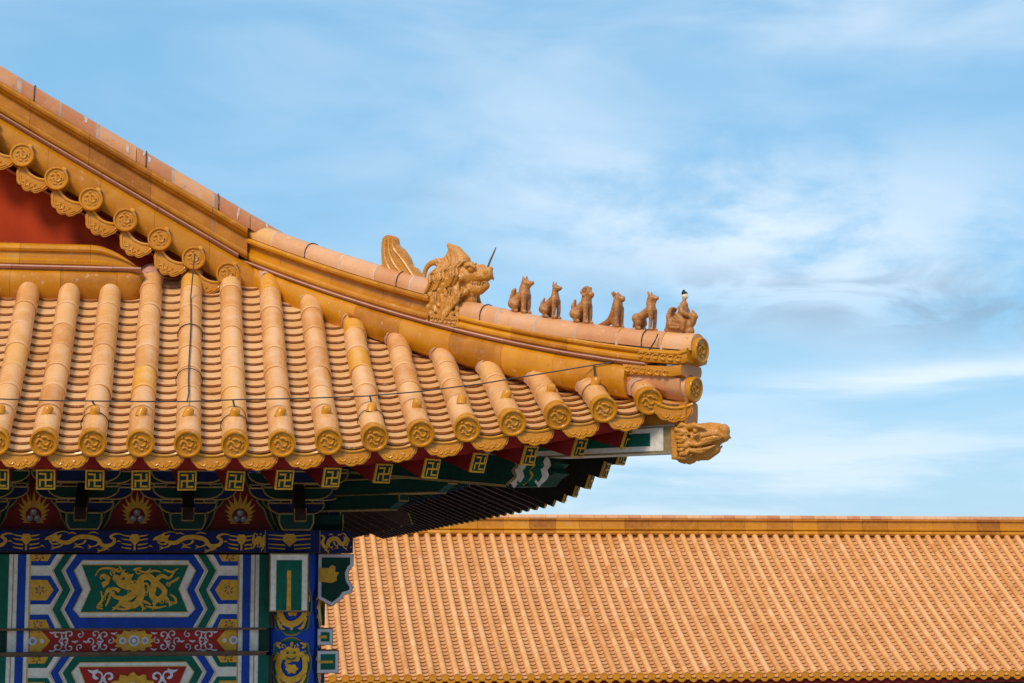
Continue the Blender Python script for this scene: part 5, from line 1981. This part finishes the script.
FP = 0.2695
fdisc = MB()
n = 12
fdisc.grid([[Vector((q * cos(2 * pi * k / n), yy, q * sin(2 * pi * k / n))) for k in range(n + 1)] for yy, q in ((.05, .084), (-.012, .088), (-.02, .078), (-.012, .07), (-.012, .001))], 0, .6, flip=True)
fd0 = fdisc.build('end_tile', M_AMBER, None, 40)
ch = MB()
fx0 = -1.2
NROW = 91
for i in range(NROW):
    x = fx0 + FP * i + random.uniform(-.008, .008)
    mb = MB()
    rowt = random.gauss(.5, .10)
    y = FYE
    while y < FYT - .02:
        L = min(0.30, FYT - y)
        r = 0.072 * random.uniform(.985, 1.015)
        rows = []
        for dy, rad in ((0, r * .94), (0, r * 1.04), (.03, r * 1.035), (.05, r), (L, r * .97)):
            yy = y + dy
            zz = fz(yy)
            sl = math.atan((fz(yy + .01) - fz(yy - .01)) / .02)
            nn = Vector((0, -sin(sl), cos(sl)))
            c = Vector((x + random.uniform(-.0, .0), yy, zz))
            rows.append([c + Vector((1, 0, 0)) * (rad * sin(a)) + nn * (rad * cos(a)) for a in np.linspace(radians(-110), radians(110), 8)])
        mb.grid(rows, 0, min(max(random.gauss(rowt, .08), 0), 1) if random.random() > .012 else random.choice([0.0, 1.0]))
        y += L
    row = mb.build('tile_row', M_FAR, FAR, 40)
    dl = (x, FYE - .01, fz(FYE))
    if i == 0:
        fd0.location = dl; adopt(fd0, row)
    else:
        inst(fd0, row, dl)
    y = FYE - 0.02
    while y < FYT - .02:
        L = 0.145
        rows = []
        for dy, h in ((.016, 0.0), (0, .027), (L + .003, .001)):
            yy = y + dy
            rows.append([Vector((x + .055 + (FP - .11) * t, yy, fz(yy) - .058 + .03 * (2 * t - 1) ** 2 + h)) for t in (0, .33, .67, 1)])
        ch.grid(rows, 0, min(max(random.gauss(.45, .12), 0), 1))
        y += L
ch.build('roof_slope', M_FARCH, FAR, 30)
under = MB()
xa, xb = fx0 - 1.6, fx0 + FP * NROW + .1
under.grid([[Vector((xx, yy, fz(yy) - .085)) for xx in (xa, xb)] for yy in np.linspace(FYE - .02, FYT + .1, 9)], 0, .3)
under.grid([[Vector((xx, 2 * FYT + .4 - yy, fz(yy) - .02)) for xx in (xa, xb)] for yy in np.linspace(FYE - .02, FYT + .3, 9)], 0, .5, flip=True)
under.build('roof_deck', M_FARCH, FAR)
fdr = MB()
for i in range(NROW):
    x = fx0 + FP * (i + .5)
    fdr.prism([(x - .10, FZE - .045), (x, FZE - .075), (x + .10, FZE - .045), (x + .085, FZE - .10), (x + .04, FZE - .135), (x, FZE - .145), (x - .04, FZE - .135), (x - .085, FZE - .10)],
              lambda a, b, d: Vector((a, FYE - .02 + d, b)), .02, 0, .5)
recalc(fdr.build('drip_tile_course', M_AMBER, FAR))
FR = lambda x: Vector((x, FYT + .12, FZT + .02))
fr = MB()
prof1 = [(.22, -.05), (.25, 0.0), (.22, .05), (.20, .075), (.235, .085), (.24, .11), (.21, .125), (.17, .13), (.165, .145), (.16, .305), (.18, .315), (.205, .33), (.205, .352), (.17, .36), (.02, .365)]
for pts, a, b in pieces(FR, xa, xb, 0.62, .006, .1):
    sweep(fr, pts, GS, prof1, 0, random.choice([.30, .42, .5, .6, .7, .55, .9]) * random.uniform(.85, 1.05))
fro = fr.build('roof_ridge', M_AMBER, FAR, 35)
fc = MB()
for pts, a, b in pieces(lambda x: FR(x) + Vector((0, 0, .36)), xa, xb, 0.30, .006, .1):
    sweep(fc, pts, GS, [(.10, 0)] + [(.115 * cos(radians(t)), .02 + .085 * sin(radians(t))) for t in (0, 30, 60, 88)], 0, random.uniform(.1, .95))
fc.build('ridge_cap', M_CAP, fro, 40)
fw = MB()
fw.box(((xa + xb) / 2, 49.5, 1.6), (xb - xa - .6, 9.6, 3.2), 0)
fw.box(((xa + xb) / 2, 44.65, 3.05), (xb - xa - .5, .2, .4), 1)
for s in (xa + .25, xb - .25):
    fw.prism([(44.8, 3.0), (49.5, 6.4), (54.2, 3.0)], lambda a, b, d, s=s: Vector((s - .1 + d, a, b)), .2, 0)
recalc(fw.build('wall', [M_RED, M_GREEN], FAR))
fg = MB()
fg.box(((xa + xb) / 2, FYE + .6, FZE - .16), (xb - xa, 1.1, .08), 0)
fg.build('eave_fascia', M_REDDARK, FAR)
for i in range(14):
    c = MB()
    lath(c, xa + .6 + i * 1.75, 44.55, [(0, .2), (3.0, .18)], 14)
    c.build('column', M_REDDARK, FAR, 40)
